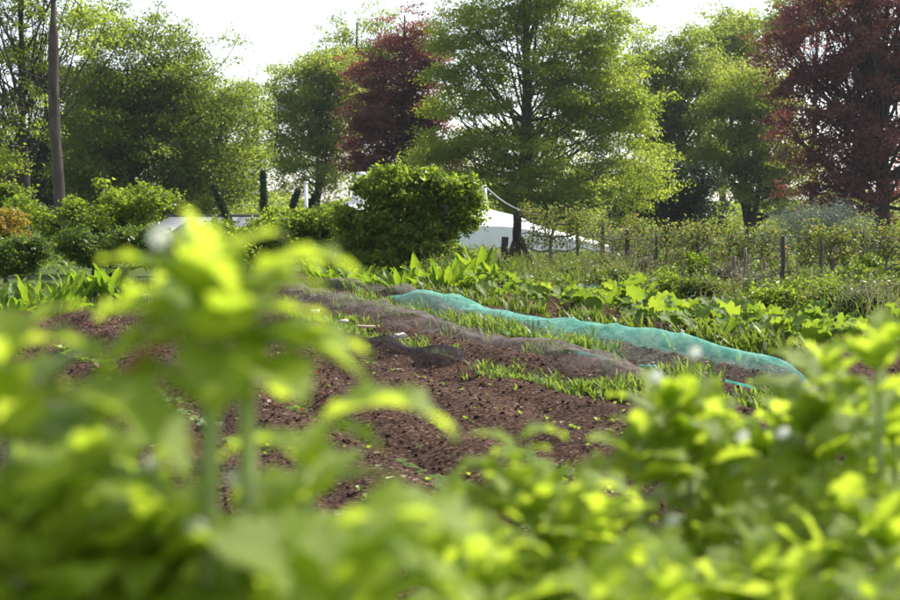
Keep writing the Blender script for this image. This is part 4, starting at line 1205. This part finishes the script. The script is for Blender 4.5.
# ------------------------------------------------------------------ seedlings on the soil
def seedling_mesh(n, L, mat, up=.5, nm='seedling'):
    mb_ = []
    C = []; 
    V = []; F = []; T = []; c = 0
    for k in range(n):
        a = k * 2.4 + rng.normal(0, .3); e = rng.uniform(.2, up); l = L * rng.uniform(.7, 1.2)
        d = np.array([math.cos(a) * math.cos(e), math.sin(a) * math.cos(e), math.sin(e)]); s = np.array([-math.sin(a), math.cos(a), 0]) * l * .34
        dn = np.array([0, 0, -l * .12])
        pts = [0 * d, d * l * .35 + s * .7, d * l * .75 + s + dn, d * l + dn * 2, d * l * .75 - s + dn, d * l * .35 - s * .7, d * l * .6 + [0, 0, -l * .08]]
        V += pts; F += [[c, c + 1, c + 6], [c + 1, c + 2, c + 6], [c + 2, c + 3, c + 6], [c + 3, c + 4, c + 6], [c + 4, c + 5, c + 6], [c + 5, c, c + 6]]
        T += [rng.uniform(.2, 1)] * 7; c += 7
    return mesh_np(nm, np.array(V), np.array(F), mat, np.array(T))


def place(me, name, px, py, label, cat, group, s=1.0):
    q = G(px, py); u = UD[0] * q.x + UD[1] * q.y; v = VD[0] * q.x + VD[1] * q.y
    o = link(name, me, None, (q.x, q.y, float(soil_z(u, v)) + .005)); o.rotation_euler = (0, 0, rng.uniform(0, 6)); o.scale = (s, s, s)
    tag(o, label, cat, group)


M['pale'] = foliage('pale_lettuce', g((0, (.16, .22, .10)), (1, (.28, .34, .18))), g((0, (.3, .42, .12)), (1, (.45, .55, .25))), .4)
let = [seedling_mesh(14, .11, M['seedling'], 1.1, 'lettuce') for _ in range(3)]
lep = [seedling_mesh(14, .11, M['pale'], 1.1, 'lettuce') for _ in range(2)]
let_r = [seedling_mesh(14, .11, M['beet'], 1.1, 'lettuce') for _ in range(2)]
for k in range(20):
    t = k / 19
    place(let[k % 3], 'lettuce', 62 + 118 * t + rng.normal(0, 1.5), 362 + 46 * t + rng.normal(0, 2), 'young green lettuce in the first row at the left', 'lettuce', 'green lettuce row', rng.uniform(.6, 1.05))
for k in range(16):
    t = k / 15
    place(lep[k % 2], 'lettuce', 112 + 100 * t + rng.normal(0, 1.5), 396 + 34 * t + rng.normal(0, 2), 'pale grey green young lettuce in the nearer row', 'lettuce', 'pale lettuce row', rng.uniform(.6, 1.0))
for k in range(14):
    t = k / 13
    place(let_r[k % 2], 'lettuce', 100 + 90 * t + rng.normal(0, 2), 384 + 36 * t + rng.normal(0, 2), 'reddish young lettuce between the green and pale rows', 'lettuce', 'red lettuce row', rng.uniform(.6, 1.0))
bt = [seedling_mesh(7, .06, M['beet'], 1.2, 'beetroot_seedling') for _ in range(3)]
for k in range(60):
    if k < 36: px, py = 100 + rng.normal(0, 14) + (k % 3) * 5, 322 + (k / 36) * 52
    else: px, py = rng.uniform(265, 330), rng.uniform(385, 420)
    place(bt[k % 3], 'beetroot_seedling', px, py, 'tiny red leaved beetroot seedling on the soil', 'seedling', 'beetroot seedlings', rng.uniform(.6, 1.2))
sd = [seedling_mesh(6, .055, M['seedling'], 1.2, 'weed_seedling') for _ in range(4)]
for k in range(120):
    px, py = rng.uniform(255, 640), rng.uniform(352, 505)
    if py < 340 + (px - 320) * .2: py = 345 + (px - 320) * .22 + rng.uniform(5, 60)
    place(sd[k % 4], 'weed_seedling', px, py, 'tiny green seedling on the bare soil', 'seedling', 'scattered seedlings on the bare soil', rng.uniform(.3, .85))

# ------------------------------------------------------------------ blurred plants close to the lens
fore = [blade_leaf('leaf', 1, w_, M['fore'], c, wv, cup=cu, point=.72, nl=19, nw=3, serr=.16)
        for w_, c, wv, cu in ((.56, 1.0, .05, .3), (.62, 1.5, .06, .3), (.54, 2.0, .05, .25), (.62, .7, .06, .35), (.58, 1.3, .07, -.12))]
fore_o = blade_leaf('leaf', 1, .5, M['orange'], 1.3, .05, cup=.3, point=.72, nl=17, nw=3, serr=.1)


M['glint'] = foliage('white_glint', g((0, (.7, .7, .66)), (1, (.8, .8, .78))), g((0, (.7, .72, .66)), (1, (.8, .8, .76))), .35)  # white of the added specks that imitate glints on the near leaves


def tall_plant(px, py, d, label, L=.09, pairs=6, gap=.055, lean=(0, 0), group='leafy green plants close to the lens', extra=(), stem_w=.006, start=0.0, az0=None, orange=()):
    if py != 292: py = py + .42 * L * F_PX / d      # the top whorl stands up above the tip
    tip = np.array(P(px, py, d))
    base = np.array([tip[0] - lean[0], tip[1] - lean[1], -.02])
    rt = empty('leafy_plant', tuple(base)); tag(rt, label, 'leafy plant', group)
    H = tip[2] - base[2]
    t = np.linspace(0, 1, 12)
    bow = np.array([lean[0] * 1.0, lean[1] * 1.0])
    def at(q):
        return np.array([bow[0] * q ** 1.6, bow[1] * q ** 1.6, H * q])
    mb = MB(); mb.tube(np.array([at(q) for q in t]), stem_w * (1.25 - .55 * t), 8)
    link('stem', mb.mesh('stem', M['forestem'], True), rt)
    a0 = rng.uniform(0, 3.14) if az0 is None else az0
    for k in range(pairs):
        z = 1 - (start + (0, .02, .045, .095, .16, .23, .31, .4)[min(k, 7)] * gap / .045) / H
        if z < .15: break
        sc_ = L * (.75, .95, 1.1, 1.1, 1.0, 1.0, .9, .9)[min(k, 7)] * rng.uniform(.85, 1.2)
        e = (1.25, .95, .6, .45, .35, .25, .2, .2)[min(k, 7)] + rng.normal(0, .12)
        nj = (3, 4, 4, 3, 2, 2, 2, 2)[min(k, 7)]
        for j in range(nj):
            a = a0 + k * 1.57 + j * 2 * math.pi / nj + rng.normal(0, .2)
            me = fore[(k + j + rng.integers(0, 2)) % 5]
            isor = (k, j) in orange
            o = put_leaf(rt, fore_o if isor else me, tuple(at(z) + np.array([math.cos(a), math.sin(a), 0]) * .004), a, e + rng.normal(0, .15), sc_ * rng.uniform(.85, 1.2), rng.normal(0, .3))
            if isor: o['label'] = 'orange brown dying leaf'
    PL.append((base, H, np.array([bow[0], bow[1], 0]), rt))
    for (qx, qy, dd, a, e, s_, mi) in extra:
        pt = np.array(P(qx, qy, dd)) - base
        o = put_leaf(rt, fore_o if mi == 9 else fore[mi], tuple(pt), a, e, s_, 0)
        if mi == 9: o['label'] = 'orange brown dying leaf'
    return rt



PI = math.pi
PL = []
tall_plant(214, 292, .86, 'tallest very blurred plant left of centre, its curled leaves level with the bushes', L=.085, pairs=4, gap=.036, lean=(.03, .02), stem_w=.0085, az0=.3,
           extra=((205, 300, .84, PI - .2, .75, .085, 0), (252, 280, .86, -.05, .65, .085, 1), (228, 290, .85, 2.0, 1.2, .06, 2), (235, 345, .86, -.2, .3, .09, 0), (200, 345, .86, PI + .3, .25, .085, 1),
                  (215, 350, .84, -1.4, .1, .08, 1), (225, 330, .88, .3, .5, .08, 0), (170, 345, .84, PI + .1, -.3, .05, 9), (225, 320, .83, -1.0, .5, .07, 3), (212, 330, .9, 2.2, .6, .08, 3), (248, 350, .87, -.35, .25, .095, 0), (238, 365, .85, -.9, .1, .09, 3), (190, 330, .87, PI - .5, .35, .09, 3), (190, 368, .86, -2.3, .0, .09, 0), (228, 312, .88, .5, .8, .085, 0), (200, 318, .9, 2.6, .7, .085, 1), (262, 335, .88, .1, .1, .08, 3)))
tall_plant(6, 312, .84, 'blurred plant cut by the left edge, broad leaves hanging over the soil', L=.085, pairs=4, gap=.05, lean=(-.02, .0),
           extra=((20, 345, .8, .1, .25, .07, 1), (70, 385, .78, -.45, -.1, .11, 0), (5, 400, .8, .2, .1, .08, 0)))
tall_plant(50, 462, .80, 'low blurred plant in the bottom left corner', L=.09, pairs=4, gap=.045, extra=((60, 490, .79, .2, .3, .09, 1), (45, 450, .80, 1.4, .4, .07, 0)))
tall_plant(125, 512, .84, 'blurred plant under the orange leaf in the lower left', L=.085, pairs=4, gap=.045, extra=((160, 430, .84, -.3, .0, .035, 9),))
tall_plant(305, 430, .92, 'blurred plant with one long leaf arching to the right above the soil', L=.07, pairs=4, gap=.05, lean=(.02, 0), az0=1.2,
           extra=((318, 425, .92, -.05, .55, .115, 1), (312, 430, .92, -.3, .2, .06, 0), (300, 445, .9, PI - .3, .2, .07, 0)))
tall_plant(350, 525, .74, 'very close low plant at the bottom whose big leaf bows over', L=.09, pairs=4, gap=.04, extra=((330, 530, .72, -.1, .45, .11, 1), (345, 560, .7, .2, -.1, .1, 0)))
tall_plant(392, 508, 1.2, 'small blurred plant in the bottom middle left', L=.085, pairs=4, gap=.05)
tall_plant(516, 438, 1.25, 'slender single plant standing alone in front of the soil', L=.062, pairs=4, gap=.05, lean=(.01, 0), az0=.4, stem_w=.006,
           extra=((505, 468, 1.25, PI + .1, .3, .07, 1), (520, 440, 1.25, .2, .6, .055, 1), (514, 450, 1.25, PI - .4, .7, .05, 0), (497, 500, 1.25, -1.6, -1.0, .03, 9)))
tall_plant(562, 492, 1.22, 'plant with an arching leaf right of the slender single plant', L=.09, pairs=4, gap=.05, az0=0, extra=((560, 495, 1.22, -.1, .5, .09, 1),))
RG = [(672, 372, 1.3, 'blurred plant whose crown covers the middle of the net'), (640, 415, 1.25, 'plant left of the one covering the net'), (705, 395, 1.35, 'plant with curled top right of the one covering the net'),
      (826, 345, 1.35, 'upright plant with a pale stem over the end of the net'), (880, 322, 1.25, 'plant whose drooping leaf reaches the rhubarb at the right'), (770, 425, 1.5, 'plant between the net and the tall right one'),
      (855, 395, 1.45, 'plant below the drooping leaf at the right'), (895, 400, 1.3, 'plant cut by the right edge, middle height'), (735, 450, 1.5, 'plant in the middle of the right mass'),
      (800, 440, 1.35, 'plant under the upright one with pale stem'),
      (850, 460, 1.2, 'plant low at the right'), (700, 510, 1.25, 'bottom plant in the right middle'), (760, 500, 1.2, 'bottom plant right of middle'), (820, 520, 1.1, 'bottom plant toward the right corner'),
      (885, 500, 1.1, 'bottom plant in the right corner'), (580, 530, 1.15, 'bottom plant left of the right mass'), (640, 540, 1.1, 'bottom plant at the start of the right mass'), (720, 560, 1.05, 'lowest plant in the right middle'),
      (790, 565, 1.0, 'lowest plant toward the right corner'), (545, 560, 1.05, 'lowest plant right of the slender single one'), (870, 565, .98, 'lowest plant in the right corner'), (740, 415, 1.7, 'farther plant behind the right mass'),
      (790, 470, 1.65, 'farther plant in the centre of the right mass'), (690, 440, 1.6, 'farther plant behind the one covering the net'), (900, 450, 1.6, 'farther plant at the right edge')]
for px, py, d, lab in RG:
    d *= 1.12
    tall_plant(px, py, d, lab, L=.068 * (1 if d < 1.4 else 1.12), pairs=4, gap=.045, lean=(rng.normal(0, .03), rng.normal(0, .03)), stem_w=.006)

more = [                        (60, 530, .82, 'bottom plant near the left corner, right of the very corner one'),                 (600, 565, .95, 'bottom plant right of the frame centre'), (670, 545, 1.0, 'bottom plant left of the lowest right middle one'), (760, 545, 1.15, 'bottom plant in a gap toward the right corner'),
        (840, 490, 1.3, 'plant between the low right ones'), (715, 470, 1.45, 'plant in the inner right mass'),         (780, 395, 1.7, 'far plant left of the upright one with pale stem'), (870, 430, 1.7, 'far plant below the drooping right leaf'), (815, 400, 1.5, 'plant just under the crown of the upright one'),
        (690, 410, 1.45, 'second plant under the crown covering the net')]
for px, py, d, lab in more:
    tall_plant(px, py, d, lab, L=.072 if px < 450 else .066, pairs=3, gap=.05, lean=(rng.normal(0, .02), rng.normal(0, .02)), stem_w=.006)

tall_plant(246, 352, .88, 'blurred plant whose pale bare stem stands right beside the tallest one', L=.055, pairs=1, gap=.04, lean=(-.01, 0), stem_w=.0085)

for px, py, d, lab in ((445, 505, 1.1, 'blurred plant rising at the bottom, between the bowed big leaf and the slender single plant'), (490, 530, 1.0, 'bottom plant directly under the slender single one'),
                       (165, 505, .86, 'blurred plant in the bottom left middle'), (88, 415, .95, 'blurred plant at mid height between the left edge and the tallest'),
                       (20, 480, .8, 'blurred plant in the bottom left corner'), (265, 515, .84, 'blurred plant under the pale stems'), (545, 480, 1.25, 'plant in the gap right of the slender single one'), (600, 500, 1.3, 'plant below the soil at the start of the right mass')):
    tall_plant(px, py, d, lab, L=.08 if px < 450 else .068, pairs=4, gap=.045, lean=(rng.normal(0, .02), rng.normal(0, .02)), stem_w=.007)

# added white flower-shaped specks on short stalks, standing in for leaf glints
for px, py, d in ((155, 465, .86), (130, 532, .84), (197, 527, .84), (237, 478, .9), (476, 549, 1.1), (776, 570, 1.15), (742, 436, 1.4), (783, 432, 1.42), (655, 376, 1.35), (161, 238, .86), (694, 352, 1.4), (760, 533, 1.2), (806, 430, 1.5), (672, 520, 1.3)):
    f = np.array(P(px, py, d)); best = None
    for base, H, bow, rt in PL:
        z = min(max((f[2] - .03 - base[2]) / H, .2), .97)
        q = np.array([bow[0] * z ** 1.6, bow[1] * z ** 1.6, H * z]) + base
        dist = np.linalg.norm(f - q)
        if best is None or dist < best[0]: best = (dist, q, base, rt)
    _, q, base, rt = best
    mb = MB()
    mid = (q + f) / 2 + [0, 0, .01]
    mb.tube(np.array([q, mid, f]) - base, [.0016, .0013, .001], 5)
    st = link('glint_stalk', mb.mesh('glint_stalk', M['forestem'], True), rt)
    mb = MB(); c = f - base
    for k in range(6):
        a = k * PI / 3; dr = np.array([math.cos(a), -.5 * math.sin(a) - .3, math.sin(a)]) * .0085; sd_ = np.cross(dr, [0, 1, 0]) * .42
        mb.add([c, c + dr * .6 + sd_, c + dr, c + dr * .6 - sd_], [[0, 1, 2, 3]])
    link('glint_speck', mb.mesh('glint_speck', M['glint']), st)
